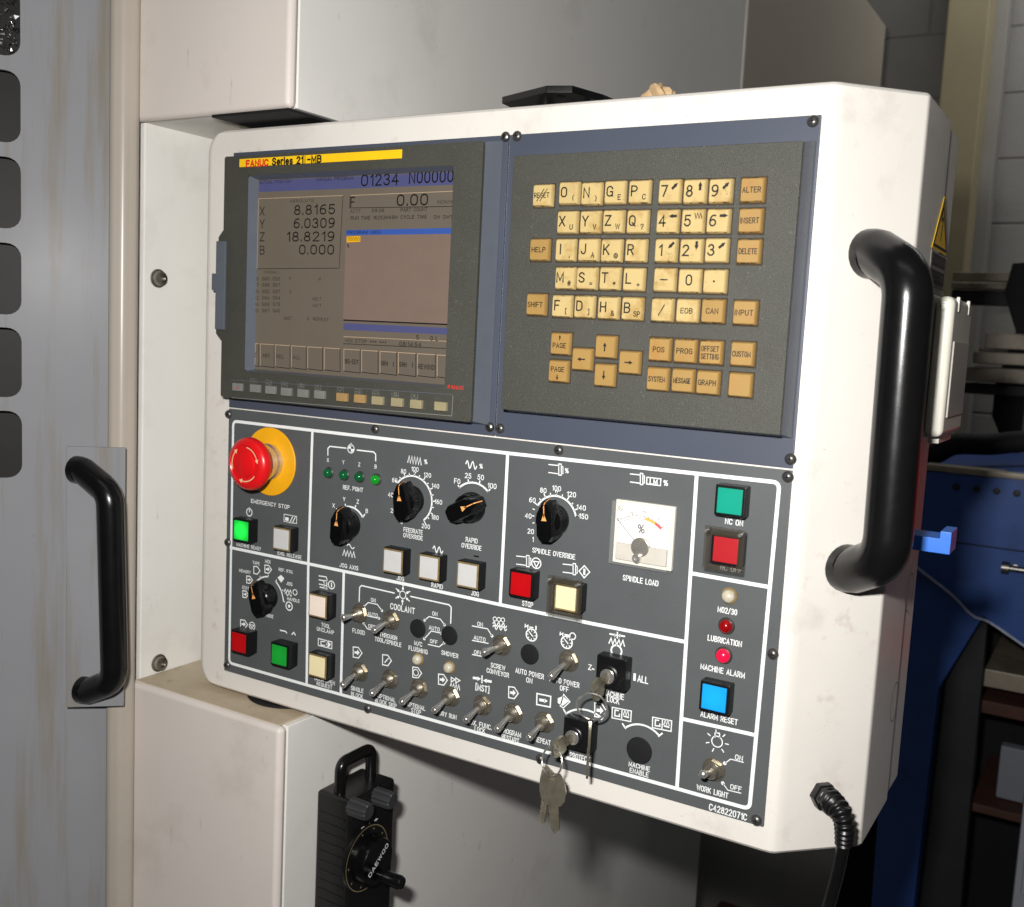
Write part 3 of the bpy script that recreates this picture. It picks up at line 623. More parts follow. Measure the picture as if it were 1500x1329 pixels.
# yellow name strip with lettering
mb = MB(); A, B_, C_, D_ = [uf(p) for p in (a1(112, 160), a1(962, 98), a1(962, 145), a1(115, 202))]
nz1 = (A[1] + B_[1]) / 2; nz0 = (C_[1] + D_[1]) / 2
mb.box((A[0], nz0, HU - 0.001), (B_[0], nz1, HU + 0.0006), 0, FP, 0.0002)
def ltext(mb, txt, L, Rr, cap, h, mi, bold=0.012, M=FP):
    a, b = pl(L, h), pl(Rr, h); put_text(mb, txt, ((a[0] + b[0]) / 2, (a[1] + b[1]) / 2), cap, h, abs(b[0] - a[0]), mi, M, bold)
ltext(mb, 'FANUC', a1(143, 179), a1(262, 172), 0.0068, HU + 0.0008, 1, 0.05)
ltext(mb, 'Series 21', a1(280, 168), a1(445, 159), 0.0072, HU + 0.0008, 2, 0.042); ltext(mb, 'i', a1(449, 158), a1(456, 158), 0.0070, HU + 0.0008, 2, 0.0)
ltext(mb, '-MB', a1(464, 157), a1(540, 152), 0.0070, HU + 0.0008, 2, 0.042)
mb.build('name_strip', ['ylabel', 'redtxt', 'blacktxt'], du)
# memory card door on the left flank
ca = uf((318, 352)); cb = uf((321, 486))
mb = MB(); mb.prism([(lx0 + 0.004, ca[1] + 0.016), (lx0 - 0.008, ca[1] + 0.003), (lx0 - 0.0095, cb[1] - 0.002), (lx0 + 0.004, cb[1] - 0.014)][::-1], 0.004, HU - 0.0012, 0, FP, 0.0008)
mb.box((lx0 - 0.0075, cb[1] + 0.002, HU - 0.002), (lx0 + 0.0045, ca[1] - 0.001, HU + 0.002), 1, FP, 0.0006)
mb.box((lx0 - 0.016, (ca[1] + cb[1]) / 2 - 0.004, HU - 0.006), (lx0 - 0.006, (ca[1] + cb[1]) / 2 + 0.012, HU - 0.001), 1, FP, 0.0006)
mb.build('card_door', ['bez', 'bezside'], du)
# soft keys
skc = [(95, 597, 'skg'), (187, 604, 'skg'), (268, 612, 'skg'), (350, 622, 'skg'), (437, 630, 'skg'), (525, 637, 'skg'), (642, 650, 'skt'), (735, 658, 'skt'), (828, 668, 'sky'), (930, 677, 'sky'), (1030, 687, 'sky'), (1158, 698, 'sky')]
for i, (x, y, mt) in enumerate(skc):
    c = pl(a2(x, y), HU + 0.003); b = MB()
    b.box((c[0] - 0.0060, c[1] - 0.0038, HU - 0.001), (c[0] + 0.0060, c[1] + 0.0038, HU + 0.0032), 0, FP, 0.0008)
    if i == 0: put_text(b, 'x', c, 0.003, HU + 0.0034, None, 1, FP, 0.02)
    b.build('soft_key', [mt, 'redtxt'], du)
mb = MB()
for i, (x, y, mt) in enumerate(skc[1:11]):
    for dy, t in ((-44, '|O|'), (-26, '===')):
        c = uf(a2(x - 4, y + dy)); put_text(mb, ('|O|', 'OII', 'IOI', '|8|', '(X)')[i % 5] if dy < -30 else ('|II', 'OXI', '[I]', 'IIO', '|H|')[i % 5], c, 0.0032, HU + 0.0003, 0.0075, 0, FP, 0.0)
mb.ribbon([uf(a2(70, 652)), uf(a2(1222, 748)), uf(a2(1228, 640))], 0.0006, HU + 0.0003, 0, FP)
mb.ribbon([uf(a2(70, 560)), uf(a2(1222, 636))], 0.0005, HU + 0.0003, 2, FP)
ltext(mb, 'FANUC', a2(1200, 596), a2(1282, 602), 0.0030, HU + 0.0003, 1, 0.03)
mb.build('bezel_print', ['skg', 'redtxt', 'bezside'], du)
mb = MB(); c = pl((348, 227), 0.01); 
# ---------------------------------------------------------------- keyboard unit
kx0, kz0, kx1, kz1 = 0.3270, 1.3448, 0.5548, 1.5443
mb = MB(); mb.box((kx0, kz0, HU - 0.004), (kx1, kz1, HU), 0, FP, 0.0007)
mb.loft([ring(kx0 - .003, kz0 - .003, kx1 + .0035, kz1 + .003, 0.0005), ring(kx0 + .0006, kz0 + .0006, kx1 - .0006, kz1 - .0006, HU - 0.0035)], 1, FP, cap=False)
ku = mb.build('keyboard_unit', ['bez', 'bezside'], CP, 30)
HK = HU + 0.0045
def arrow(mb, c, ang, ln, h, mi=1, wd=0.0016, hd=0.0034):
    ca_, sa_ = math.cos(ang), math.sin(ang)
    def T(x, y): return (c[0] + x * ca_ - y * sa_, c[1] + x * sa_ + y * ca_, h)
    mb.add([T(-ln / 2, -wd / 2), T(ln / 2 - hd, -wd / 2), T(ln / 2 - hd, wd / 2), T(-ln / 2, wd / 2)], [(0, 1, 2, 3)], mi, FP)
    mb.add([T(ln / 2 - hd, -hd / 2), T(ln / 2, 0), T(ln / 2 - hd, hd / 2)], [(0, 1, 2)], mi, FP)
def key(p, main, sub=None, tan=False, kind='L', ang=0):
    c = pl(p, HK); s = 0.0084; b = MB()
    jx, jz = random.uniform(-.0002, .0002), random.uniform(-.0002, .0002); c = (c[0] + jx, c[1] + jz)
    dh = random.uniform(-0.0003, 0.0003)
    b.loft([rr3(c, s + .0004, HU - 0.0005), rr3(c, s + .0002, HU + .002), rr3(c, s - .0003, HK - .0008 + dh), rr3(c, s - .0010, HK + dh)], 0, FP)
    b.box((c[0] - s - .0011, c[1] - s - .0011, HU - .001), (c[0] + s + .0011, c[1] + s + .0011, HU + .0003), 2, FP)
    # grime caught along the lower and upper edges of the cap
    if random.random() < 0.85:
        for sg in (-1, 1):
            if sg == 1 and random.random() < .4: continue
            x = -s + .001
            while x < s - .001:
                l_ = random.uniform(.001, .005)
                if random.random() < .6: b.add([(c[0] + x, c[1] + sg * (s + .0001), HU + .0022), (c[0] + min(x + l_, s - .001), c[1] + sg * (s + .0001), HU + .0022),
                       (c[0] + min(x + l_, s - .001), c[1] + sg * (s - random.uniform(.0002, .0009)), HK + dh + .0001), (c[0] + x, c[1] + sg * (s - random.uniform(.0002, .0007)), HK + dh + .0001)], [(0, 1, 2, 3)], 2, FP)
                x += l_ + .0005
    h = HK + dh + 0.00015
    if kind == 'L':
        if main == '/': b.ribbon([(c[0] - .002, c[1] - .004), (c[0] + .0025, c[1] + .004)], 0.0008, h, 1, FP)
        elif main == '-': b.ribbon([(c[0] - .003, c[1]), (c[0] + .003, c[1])], 0.0009, h, 1, FP)
        elif main == '.': b.disc(c, 0.0008, h, 1, FP, 10)
        else:
            off = -0.0035 if (sub or ang is not None) and main not in '0' else 0
            put_text(b, main, (c[0] + off, c[1] + .0006), 0.0080, h, None, 1, FP, 0.008)
            if sub: put_text(b, sub, (c[0] + .0045, c[1] - .0038), 0.0042, h, None if len(sub) == 1 else .0055, 1, FP, 0.018)
    elif kind == 'N':
        put_text(b, main, (c[0] - .0034, c[1] + .0002), 0.0084, h, None, 1, FP, 0.008)
        if main == '5': b.ribbon([(c[0] + .0018 + .0011 * i, c[1] + (.0015 if i % 2 else .0055)) for i in range(6)], 0.0007, h, 1, FP)
        else: arrow(b, (c[0] + .0045, c[1] + .0035), ang, 0.0062, h, 1, .0019, .0030)
    elif kind == 'W':
        lines = main.split('|')
        for i, t in enumerate(lines):
            wmax = min(0.0134, 0.0031 * len(t))
            put_text(b, t, (c[0], c[1] + (0.0026 if len(lines) == 2 and i == 0 else -0.0028 if len(lines) == 2 else 0)), 0.0041, h, wmax, 1, FP, 0.014)
        if main == 'RESET':
            for dx in (-.0012, .0016): b.ribbon([(c[0] + dx - .003, c[1] - .0045), (c[0] + dx + .0032, c[1] + .0048)], 0.0006, h + .0001, 1, FP)
    elif kind == 'A': arrow(b, c, ang, 0.0068, h, 1, .0010, .0030)
    elif kind == 'P':
        up = ang > 0; put_text(b, 'PAGE', (c[0], c[1] + (-.0012 if up else .0016)), 0.0040, h, 0.0118, 1, FP, 0.014)
        arrow(b, (c[0], c[1] + (.0048 if up else -.0048)), ang, 0.0042, h, 1, .0008, .0022)
    b.build('key', ['keyt' if tan else 'keyi', 'blacktxt', 'keydirt'], ku, 40)
def rr3(c, s, h): return [(x, y, h) for x, y in rrect(c[0] - s, c[1] - s, c[0] + s, c[1] + s, 0.0012, 2)]
key(k3(200, 362), 'RESET', kind='W')
PI = math.pi
for x, y, t, s in ((320, 352, 'O', '('), (422, 354, 'N', ')'), (530, 347, 'G', 'E'), (643, 347, 'P', 'C'), (312, 485, 'X', 'U'), (416, 484, 'Y', 'V'), (522, 483, 'Z', 'W'), (633, 482, 'Q', '?'),
                   (303, 613, 'I', ','), (408, 613, 'J', 'A'), (515, 615, 'K', '@'), (625, 615, 'R', None), (300, 742, 'M', '#'), (402, 743, 'S', '='), (507, 745, 'T', '*'), (617, 747, 'L', '+'),
                   (757, 750, '-', None), (871, 754, '0', None), (987, 756, '.', None)):
    key(k3(x, y), t, s)
for x, y, t, a in ((780, 345, '7', PI * .25), (895, 343, '8', PI / 2), (1013, 341, '9', PI * .25), (770, 482, '4', PI), (887, 480, '5', 0), (1003, 480, '6', 0),
                   (762, 615, '1', PI * 1.25), (880, 616, '2', -PI / 2), (995, 616, '3', PI * .22)):
    key(k3(x, y), t, None, False, 'N', a)
for x, y, t in ((1160, 338, 'ALTER'), (1150, 479, 'INSERT'), (1143, 620, 'DELETE'), (184, 613, 'HELP')): key(k3(x, y), t, None, True, 'W')
for x, y, t, s in ((318, 90, 'F', '['), (420, 93, 'D', ']'), (530, 97, 'H', '&'), (640, 101, 'B', 'SP'), (778, 106, '/', None)): key(k4(x, y), t, s)
key(k4(893, 110), 'EOB', kind='W')
for x, y, t in ((200, 83, 'SHIFT'), (1010, 113, 'CAN'), (1157, 120, 'INPUT'), (765, 288, 'POS'), (882, 295, 'PROG'), (1000, 303, 'OFFSET|SETTING'), (1145, 310, 'CUSTOM'), (757, 423, 'SYSTEM'), (873, 430, 'MESSAGE'), (987, 440, 'GRAPH'), (1135, 450, ' ')):
    key(k4(x, y), t, None, True, 'W')
for x, y, a in ((410, 332, PI), (520, 275, PI / 2), (628, 347, 0), (513, 405, -PI / 2)): key(k4(x, y), '', None, True, 'A', a)
key(k4(310, 262), '', None, True, 'P', PI / 2); key(k4(303, 388), '', None, True, 'P', -PI / 2)

# ---------------------------------------------------------------- printed legends on the switch plate
HI = 0.0003
class Ink:
    def __init__(s): s.mb = MB(); s.words = []
    def L(s, P, w_=0.0008, closed=False): s.mb.ribbon([pl(p) for p in P], w_, HI, 0, FP, closed); return s
    def LC(s, P, cfun, w_=0.0008, closed=False): return s.L([cfun(*p) for p in P], w_, closed)
    def T(s, t, a, b, cap=0.0034, bold=0.012):
        cap *= 1.14
        A, B = pl(a), pl(b); w_ = MB(); put_text(w_, t, ((A[0] + B[0]) / 2, (A[1] + B[1]) / 2), cap, HI, abs(B[0] - A[0]), 0, FP, bold); s.words.append(w_); return s
    def C(s, t, p, cap=0.0034, bold=0.012, width=None): put_text(s.mb, t, pl(p), cap, HI, width, 0, FP, bold); return s
    def ring(s, p, r, w_=0.0007): s.mb.disc(pl(p), r, HI, 0, FP, 28, r - w_); return s
    def dot(s, p, r): s.mb.disc(pl(p), r, HI, 0, FP, 14); return s
    def fill(s, P): s.mb.add([pl(p) + (HI,) for p in P], [tuple(range(len(P)))], 0, FP); return s
    def arc(s, P3, w_=0.0012, n=28):
        (x1, y1), (x2, y2), (x3, y3) = [pl(p) for p in P3]
        d = 2 * (x1 * (y2 - y3) + x2 * (y3 - y1) + x3 * (y1 - y2))
        ux = ((x1**2 + y1**2) * (y2 - y3) + (x2**2 + y2**2) * (y3 - y1) + (x3**2 + y3**2) * (y1 - y2)) / d
        uy = ((x1**2 + y1**2) * (x3 - x2) + (x2**2 + y2**2) * (x1 - x3) + (x3**2 + y3**2) * (x2 - x1)) / d
        r = math.hypot(x1 - ux, y1 - uy); A = [math.atan2(y - uy, x - ux) for x, y in ((x1, y1), (x2, y2), (x3, y3))]
        while A[1] > A[0]: A[1] -= 2 * PI
        while A[2] > A[1]: A[2] -= 2 * PI
        s.mb.ribbon([(ux + r * math.cos(A[0] + (A[2] - A[0]) * k / n), uy + r * math.sin(A[0] + (A[2] - A[0]) * k / n)) for k in range(n + 1)], w_, HI, 0, FP)
        s.c = (ux, uy); s.r = r; s.A = A; return s
    def tick(s, ang, l0, l1, w_=0.0007):
        s.mb.ribbon([(s.c[0] + (s.r + l0) * math.cos(ang), s.c[1] + (s.r + l0) * math.sin(ang)), (s.c[0] + (s.r + l1) * math.cos(ang), s.c[1] + (s.r + l1) * math.sin(ang))], w_, HI, 0, FP)
    def zig(s, a, b, n, amp, w_=0.0007):
        A, B = Vector(pl(a)), Vector(pl(b)); s.mb.ribbon([A.lerp(B, i / (2 * n)) + Vector((0, amp if i % 2 else -amp)) for i in range(2 * n + 1)], w_, HI, 0, FP); return s
    def sine(s, a, b, n, amp, w_=0.0007):
        A, B = Vector(pl(a)), Vector(pl(b)); s.mb.ribbon([A.lerp(B, i / (12 * n)) + Vector((0, amp * math.sin(2 * PI * i / 12))) for i in range(12 * n + 1)], w_, HI, 0, FP); return s
    def box(s, a, b, w_=0.0006):
        A, B = pl(a), pl(b); s.mb.ribbon([(A[0], A[1]), (B[0], A[1]), (B[0], B[1]), (A[0], B[1])], w_, HI, 0, FP, True); return s
    def done(s):
        for w_ in s.words: w_.build('printed_word', 'ink', splate)
        if s.mb.v: s.mb.build('printed_symbol', 'ink', splate)
# frame lines
mb = MB()
def gl(P, w_=0.0029, fil=0.0, lev=0.0):
    q = [Vector(pl(p) + (0,)) for p in P]
    if fil: q = fillet(q, fil, 5)
    mb.ribbon([(v.x, v.y) for v in q], w_, HI + lev, 0, FP)
gl([(450, 1003.5), (336, 971), (342, 617), (744, 664), (1142, 707), (1098, 1185), (450, 1003.5)], 0.0029, 0.005)
gl([(458, 631), (452, 826), (449.5, 1003)], lev=.00005); gl([(504, 838), (499.5, 1017)], lev=.00005); gl([(744, 664), (733, 886)], lev=.00005)
gl([(337, 802), (452.5, 826), (600, 857), (734, 886), (870, 914), (1003, 940)], lev=.0001); gl([(1021, 693), (992, 1153)], lev=.00015)
gl([(1014, 840), (1127, 860)], lev=.0001); gl([(1000, 1053), (1108, 1077)], lev=.0001)
mb.build('printed_frame', 'ink', splate)
# emergency stop section
I = Ink(); I.T('EMERGENCY STOP', c5(255, 713), c5(556, 760), 0.0036)
I.ring(c5(242, 800), 0.0042, 0.001); I.L([c5(243, 762), c5(243, 800)], 0.0011); I.done()
I = Ink(); I.box(c5(513, 815), c5(610, 888)); I.LC([(555, 885), (585, 825)], c5, 0.0009); I.LC([(575, 888), (604, 830)], c5, 0.0009)
I.fill([c5(522, 838), c5(548, 842), c5(548, 868), c5(522, 864)]); I.T('EMG. RELEASE', c5(463, 1118), c5(648, 1150), 0.0033); I.done()
I = Ink(); I.T('MACHINE READY', c5(143, 1052), c5(333, 1083), 0.0031); I.done()
# reference point
I = Ink()
for P in ([(103, 187), (103, 135), (118, 120), (238, 133)], [(315, 147), (438, 161), (453, 178), (453, 230)]): I.LC(P, c6, 0.0012)
I.ring(c6(272, 138), 0.0042, 0.0009); I.L([c6(274, 95), c6(273, 120)], .0010)
I.fill([c6(272, 138), c6(251, 136), c6(256, 122), c6(272, 116)]); I.fill([c6(272, 138), c6(293, 141), c6(289, 156), c6(272, 160)])
for t, x, y in (('X', 103, 220), ('Y', 217, 236), ('Z', 333, 253), ('B', 453, 268)): I.C(t, c6(x, y), 0.0036)
I.T('REF. POINT', c6(213, 421), c6(361, 437), 0.0036); I.done()
# jog axis dial
I = Ink(); I.arc([c6(178, 597), c6(265, 562), c6(358, 640)], 0.0016)
for p, q in (((178, 597), (165, 575)), ((234, 563), (230, 540)), ((303, 568), (308, 550)), ((358, 640), (375, 615))): I.LC([p, q], c6, 0.0012)
for t, x, y in (('X', 145, 553), ('Y', 222, 507), ('Z', 322, 525), ('B', 388, 593)): I.C(t, c6(x, y), 0.0040)
I.done(); I = Ink(); I.sine(c6(243, 848), c6(297, 858), 1, 0.0018, 0.0009); I.zig(c6(212, 898), c6(303, 916), 4, 0.0027, 0.0009); I.T('JOG AXIS', c6(188, 988), c6(326, 1013), 0.0036); I.done()
# feedrate dial
I = Ink(); I.arc([c6(614, 388), c6(735, 338), c6(862, 490)], 0.0015)
fc = I.c; fr = I.r
I.mb = MB(); A0 = math.atan2(pl(c6(614, 388))[1] - fc[1], pl(c6(614, 388))[0] - fc[0]); A1 = math.atan2(pl(c6(797, 648))[1] - fc[1], pl(c6(797, 648))[0] - fc[0])
I.mb.ribbon([(fc[0] + fr * math.cos(A0 + (A1 - A0) * k / 36), fc[1] + fr * math.sin(A0 + (A1 - A0) * k / 36)) for k in range(37)], 0.0015, HI, 0, FP)
for k in range(15): I.tick(A0 + (A1 - A0) * k / 14, 0, 0.004 if k % 2 == 0 else 0.0026, .0009)
I.fill([c6(728, 303), c6(752, 306), c6(739, 328)])
for t, x, y in (('60', 592, 368), ('80', 657, 303), ('100', 740, 287), ('120', 832, 330), ('140', 890, 410), ('160', 912, 527), ('180', 887, 640), ('200', 820, 705), ('40', 563, 475), ('20', 582, 592), ('0', 643, 672)): I.C(t, c6(x, y), 0.0041)
I.zig(c6(688, 214), c6(788, 232), 5, 0.0032, 0.0009); I.C('%', c6(820, 233), 0.0042)
I.T('FEEDRATE', c6(657, 730), c6(798, 748), 0.0036); I.T('OVERRIDE', c6(655, 770), c6(798, 792), 0.0036); I.done()
# rapid dial
I = Ink(); I.arc([c6(1066, 422), c6(1170, 386), c6(1278, 455)], 0.0016)
for p, q in (((1070, 425), (1055, 403)), ((1133, 385), (1130, 362)), ((1212, 392), (1217, 370)), ((1272, 455), (1292, 432))): I.LC([p, q], c6, 0.0012)
for t, x, y in (('F0', 1050, 375), ('25', 1130, 335), ('50', 1222, 347), ('100', 1305, 410)): I.C(t, c6(x, y), 0.0046)
I.sine(c6(1113, 250), c6(1193, 263), 2, 0.0030, 0.0010); I.C('%', c6(1225, 265), 0.0042)
I.T('RAPID', c6(1112, 800), c6(1200, 815), 0.0037); I.T('OVERRIDE', c6(1082, 842), c6(1228, 868), 0.0037); I.done()
for P in ((('JOG', (607, 1080), (661, 1094)),), (('RAPID', (860, 1134), (945, 1149)),), (('JOG', (1152, 1192), (1208, 1204)),)):
    I = Ink()
    for t, a, b in P: I.T(t, c6(*a), c6(*b), 0.0037)
    if P[0][1][0] == 605: I.LC([(622, 826), (658, 829)], c6, 0.0010); I.LC([(640, 808), (640, 848)], c6, 0.0010)
    elif P[0][0] == 'RAPID': I.sine(c6(872, 870), c6(945, 884), 2, 0.0026, 0.0009)
    else: I.LC([(1172, 922), (1208, 928)], c6, 0.0012)
    I.done()
# spindle section
def spin(I, x, y, cf=c7):
    def q(dx, dy): return cf(x + dx, y + dy)
    I.L([q(-75, -40), q(0, -32)], .0008); I.L([q(-75, 18), q(0, 28)], .0008)
    I.L([q(0, -44), q(18, -42), q(18, 38), q(0, 36)], .0008, True); I.L([q(18, -28), q(30, -24), q(30, 26), q(18, 26)], .0007)
I = Ink(); spin(I, 437, 190); I.C('%', c7(495, 195), 0.0042)
I.arc([c7(286, 445), c7(410, 376), c7(560, 525)], 0.0015); A0, A1 = I.A[0], I.A[2]
for k in range(10): I.tick(A0 + (A1 - A0) * k / 9, 0, 0.004 if k % 2 == 0 else 0.0026, .0009)
I.fill([c7(408, 338), c7(434, 341), c7(420, 366)]); I.LC([(560, 525), (585, 520)], c7, .001)
for p, q in (((243, 520), (262, 522)), ((248, 470), (264, 476)), ((247, 573), (262, 571))): I.LC([p, q], c7, .0008)
for t, x, y in (('60', 247, 407), ('80', 325, 337), ('100', 421, 322), ('120', 528, 366), ('140', 598, 461), ('150', 615, 525), ('40', 217, 521), ('20', 235, 632), ('1', 250, 690)): I.C(t, c7(x, y), 0.0043)
I.T('SPINDLE OVERRIDE', c7(246, 772), c7(556, 812), 0.0038); I.done()
I = Ink(); spin(I, 205, 850); I.ring(c7(275, 862), 0.0048, 0.0009); I.L([c7(255, 848), c7(296, 853), c7(275, 890)], 0.0009, True); I.T('STOP', c7(172, 1150), c7(252, 1164), 0.0040); I.done()
I = Ink(); spin(I, 540, 908); I.L([c7(622, 880), c7(660, 926), c7(620, 968), c7(583, 918)], 0.0009, True); I.L([c7(622, 902), c7(621, 946)], 0.0018); I.done()
I = Ink(); spin(I, 1025, 258); I.box(c7(1073, 242), c7(1170, 303), .0008); I.T('LM', c7(1092, 270), c7(1150, 276), 0.0044, .02); I.C('%', c7(1208, 284), 0.0045)
I.T('SPINDLE LOAD', c7(898, 970), c7(1156, 1004), 0.0040); I.done()
# right column
for t, a, b, cap in (('NC ON', (178, 205), (243, 214), .0038), ('NC OFF', (160, 373), (238, 382), .0036), ('M02/30', (151, 524), (222, 533), .0040), ('LUBRICATION', (115, 628), (239, 646), .0040), ('MACHINE ALARM', (89, 733), (250, 757), .0040), ('ALARM RESET', (89, 904), (224, 926), .0040), ('C42822071C', (120, 1236), (257, 1272), .0048)):
    I = Ink(); I.T(t, c8(*a), c8(*b), cap); I.done()
I = Ink(); I.T('WORK LIGHT', c8(75, 1167), c8(190, 1192), .0040); I.C('ON', c8(228, 1058), .0040); I.C('OFF', c8(217, 1167), .0040)
I.LC([(178, 1078), (198, 1063), (245, 1075)], c8, .0007); I.LC([(170, 1150), (188, 1175), (236, 1186)], c8, .0007); I.dot(c8(177, 1078), .0014); I.dot(c8(170, 1150), .0014)
I.ring(c8(149, 1000), .0046, .0008); I.LC([(142, 985), (142, 968), (158, 970), (158, 987)], c8, .0008)
for k in range(7):
    a = R_(-120 - 50 * k + 10); cc = pl(c8(149, 1000)); I.mb.ribbon([(cc[0] + .0062 * math.cos(a), cc[1] + .0062 * math.sin(a)), (cc[0] + .0092 * math.cos(a), cc[1] + .0092 * math.sin(a))], .0008, HI, 0, FP)
I.done()
# mode dial
I = Ink(); I.arc([d1(280, 300), d1(335, 248), d1(392, 238)], 0.0014); I.arc([d1(447, 275), d1(490, 350), d1(508, 432)], 0.0014)
for p, q in (((325, 232), (330, 252)), ((390, 222), (390, 240)), ((280, 300), (295, 300)), ((447, 278), (455, 262)), ((488, 350), (505, 342)), ((506, 432), (520, 434))): I.LC([p, q], d1, .001)
I.T('MEMORY', d1(162, 188), d1(254, 207), .0028); I.T('TAPE', d1(268, 128), d1(322, 137), .0028); I.T('MDI', d1(366, 117), d1(406, 124), .0030); I.T('REF. RTN.', d1(470, 180), d1(582, 205), .0028); I.T('JOG', d1(530, 288), d1(577, 300), .0030); I.T('HANDLE', d1(538, 408), d1(634, 430), .0030); I.T('EDIT', d1(188, 322), d1(240, 330), .0028); I.T('MODE', d1(372, 538), d1(430, 550), .0030)
def tape(I, x, y, cf, s=1.0, arrow_=True):
    P = [(-26, -34), (6, -30), (28, 4), (6, 34), (-26, 28)]
    I.L([cf(x + a * s, y + b * s) for a, b in P], .0010, True)
    if arrow_: I.fill([cf(x - 18 * s, y - 8 * s), cf(x - 2 * s, y - 6 * s), cf(x - 2 * s, y - 18 * s), cf(x + 14 * s, y + 2 * s), cf(x - 2 * s, y + 18 * s), cf(x - 2 * s, y + 8 * s), cf(x - 18 * s, y + 6 * s)])
tape(I, 300, 188, d1, .9, False); tape(I, 388, 180, d1, .95); tape(I, 243, 262, d1, .85); tape(I, 212, 375, d1, .8)
I.fill([d1(462, 245), d1(488, 225), d1(515, 252), d1(490, 285)]); I.zig(d1(512, 345), d1(572, 358), 3, .0016, .0008); I.sine(d1(520, 372), d1(572, 380), 2, .0014, .0008); I.ring(d1(598, 360), .0030, .0008)
I.ring(d1(552, 468), .0046, .0011); I.dot(d1(552, 468), .0016); I.done()
I = Ink(); tape(I, 200, 608, d1, 1.0); I.ring(d1(264, 622), .0042, .0009); I.L([d1(250, 612), d1(278, 618), d1(262, 640)], .0008, True); I.done()
I = Ink(); I.LC([(480, 655), (525, 665), (535, 680)], d1, .0012); I.LC([(572, 690), (588, 672), (602, 695)], d1, .0012); I.done()
I = Ink(); I.LC([(782, 232), (840, 240), (848, 262), (842, 300)], d1, .0010); I.LC([(782, 262), (820, 270), (824, 290)], d1, .0010); I.LC([(785, 295), (845, 310)], d1, .0010); I.LC([(790, 318), (850, 335)], d1, .0010); I.box(d1(826, 268), d1(846, 330), .0008)
I.ring(d1(882, 303), .0042, .0010); I.LC([(882, 285), (882, 322)], d1, .0014); I.T('TOOL', d1(803, 610), d1(872, 630), .0034); I.T('UNCLAMP', d1(768, 645), d1(902, 672), .0034); I.done()
I = Ink(); I.box(d1(780, 720), d1(884, 800), .0009); I.LC([(832, 745), (800, 742), (800, 770), (832, 775)], d1, .0010); I.LC([(850, 735), (850, 790)], d1, .0009); I.fill([d1(838, 762), d1(860, 745), d1(878, 768), d1(860, 790)])
I.T('DOOR OPEN', d1(750, 1032), d1(908, 1065), .0034); I.T('REQUEST', d1(765, 1070), d1(888, 1100), .0034); I.done()
# coolant group
I = Ink(); I.LC([(220, 252), (224, 125), (240, 108), (535, 175)], d2, .0012); I.LC([(672, 203), (1015, 278), (1035, 300), (1030, 445)], d2, .0012)
cc = pl(d2(606, 190)); I.mb.disc(cc, .0038, HI, 0, FP, 24, .0030)
for k in range(6):
    a = R_(30 + 60 * k); I.mb.ribbon([(cc[0] + .0042 * math.cos(a), cc[1] + .0042 * math.sin(a)), (cc[0] + .0092 * math.cos(a), cc[1] + .0092 * math.sin(a))], .0010, HI, 0, FP)
    I.mb.disc((cc[0] + .0058 * math.cos(a), cc[1] + .0058 * math.sin(a)), .0013, HI + .0001, 0, FP, 6)
I.T('COOLANT', d2(495, 290), d2(714, 332), .0050); I.done()
I = Ink(); I.LC([(262, 295), (300, 258), (380, 275), (422, 328)], d2, .0009); I.LC([(275, 372), (395, 398)], d2, .0009); I.LC([(258, 440), (292, 490), (330, 500)], d2, .0009)
I.dot(d2(262, 295), .0013); I.dot(d2(422, 330), .0013); I.dot(d2(395, 398), .0013); I.dot(d2(258, 440), .0013); I.dot(d2(280, 372), .0013)
I.C('ON', d2(345, 237), .0037); I.C('AUTO', d2(340, 365), .0037); I.C('OFF', d2(332, 472), .0037); I.done()
I = Ink(); I.T('FLOOD', d2(160, 505), d2(270, 527), .0037); I.done()
I = Ink(); I.T('THROUGH', d2(400, 540), d2(556, 572), .0037); I.T('TOOL/SPINDLE', d2(358, 582), d2(594, 630), .0037); I.done()
I = Ink(); I.LC([(800, 415), (838, 382), (938, 405), (978, 458)], d2, .0009); I.LC([(797, 580), (858, 510), (950, 530)], d2, .0009); I.LC([(828, 628), (928, 650), (975, 613)], d2, .0009)
for p in ((800, 415), (975, 455), (797, 580), (945, 530), (972, 615)): I.dot(d2(*p), .0013)
I.C('ON', d2(890, 358), .0037); I.C('AUTO', d2(885, 488), .0037); I.C('OFF', d2(880, 605), .0037); I.done()
I = Ink(); I.T('M/C', d2(708, 615), d2(778, 630), .0037); I.T('FLUSHING', d2(658, 660), d2(826, 695), .0037); I.done()
I = Ink(); I.T('SHOWER', d2(948, 700), d2(1098, 732), .0037); I.done()
for tx, ic in (((('SINGLE', (148, 1015), (258, 1040)), ('BLOCK', (148, 1068), (254, 1090))), (205, 700)), ((('OPTIONAL', (385, 1085), (542, 1120)), ('BLOCK SKIP', (360, 1130), (552, 1168))), (465, 768)),
               ((('OPTIONAL', (645, 1155), (806, 1198)), ('STOP', (680, 1210), (768, 1232))), (732, 878)), ((('DRY RUN', (930, 1235), (1082, 1275)),), (960, 940))):
    I = Ink()
    for t, a, b in tx: I.T(t, d2(*a), d2(*b), .0037)
    tape(I, ic[0], ic[1], d2, 1.45, tx[0][0] in ('SINGLE', 'DRY RUN'))
    if tx[0][0] == 'OPTIONAL' and ic[0] == 465: I.LC([(445, 790), (480, 750)], d2, .0010)
    if ic[0] == 732: I.ring(d2(722, 878), .0032, .0008)
    if tx[0][0] == 'DRY RUN':
        I.L([d2(1035, 920), d2(1068, 940), d2(1035, 962)], .0009, True); I.L([d2(1075, 925), d2(1112, 948), d2(1075, 970)], .0009, True); I.zig(d2(1022, 992), d2(1112, 1012), 4, .0024, .0009)
    I.done()
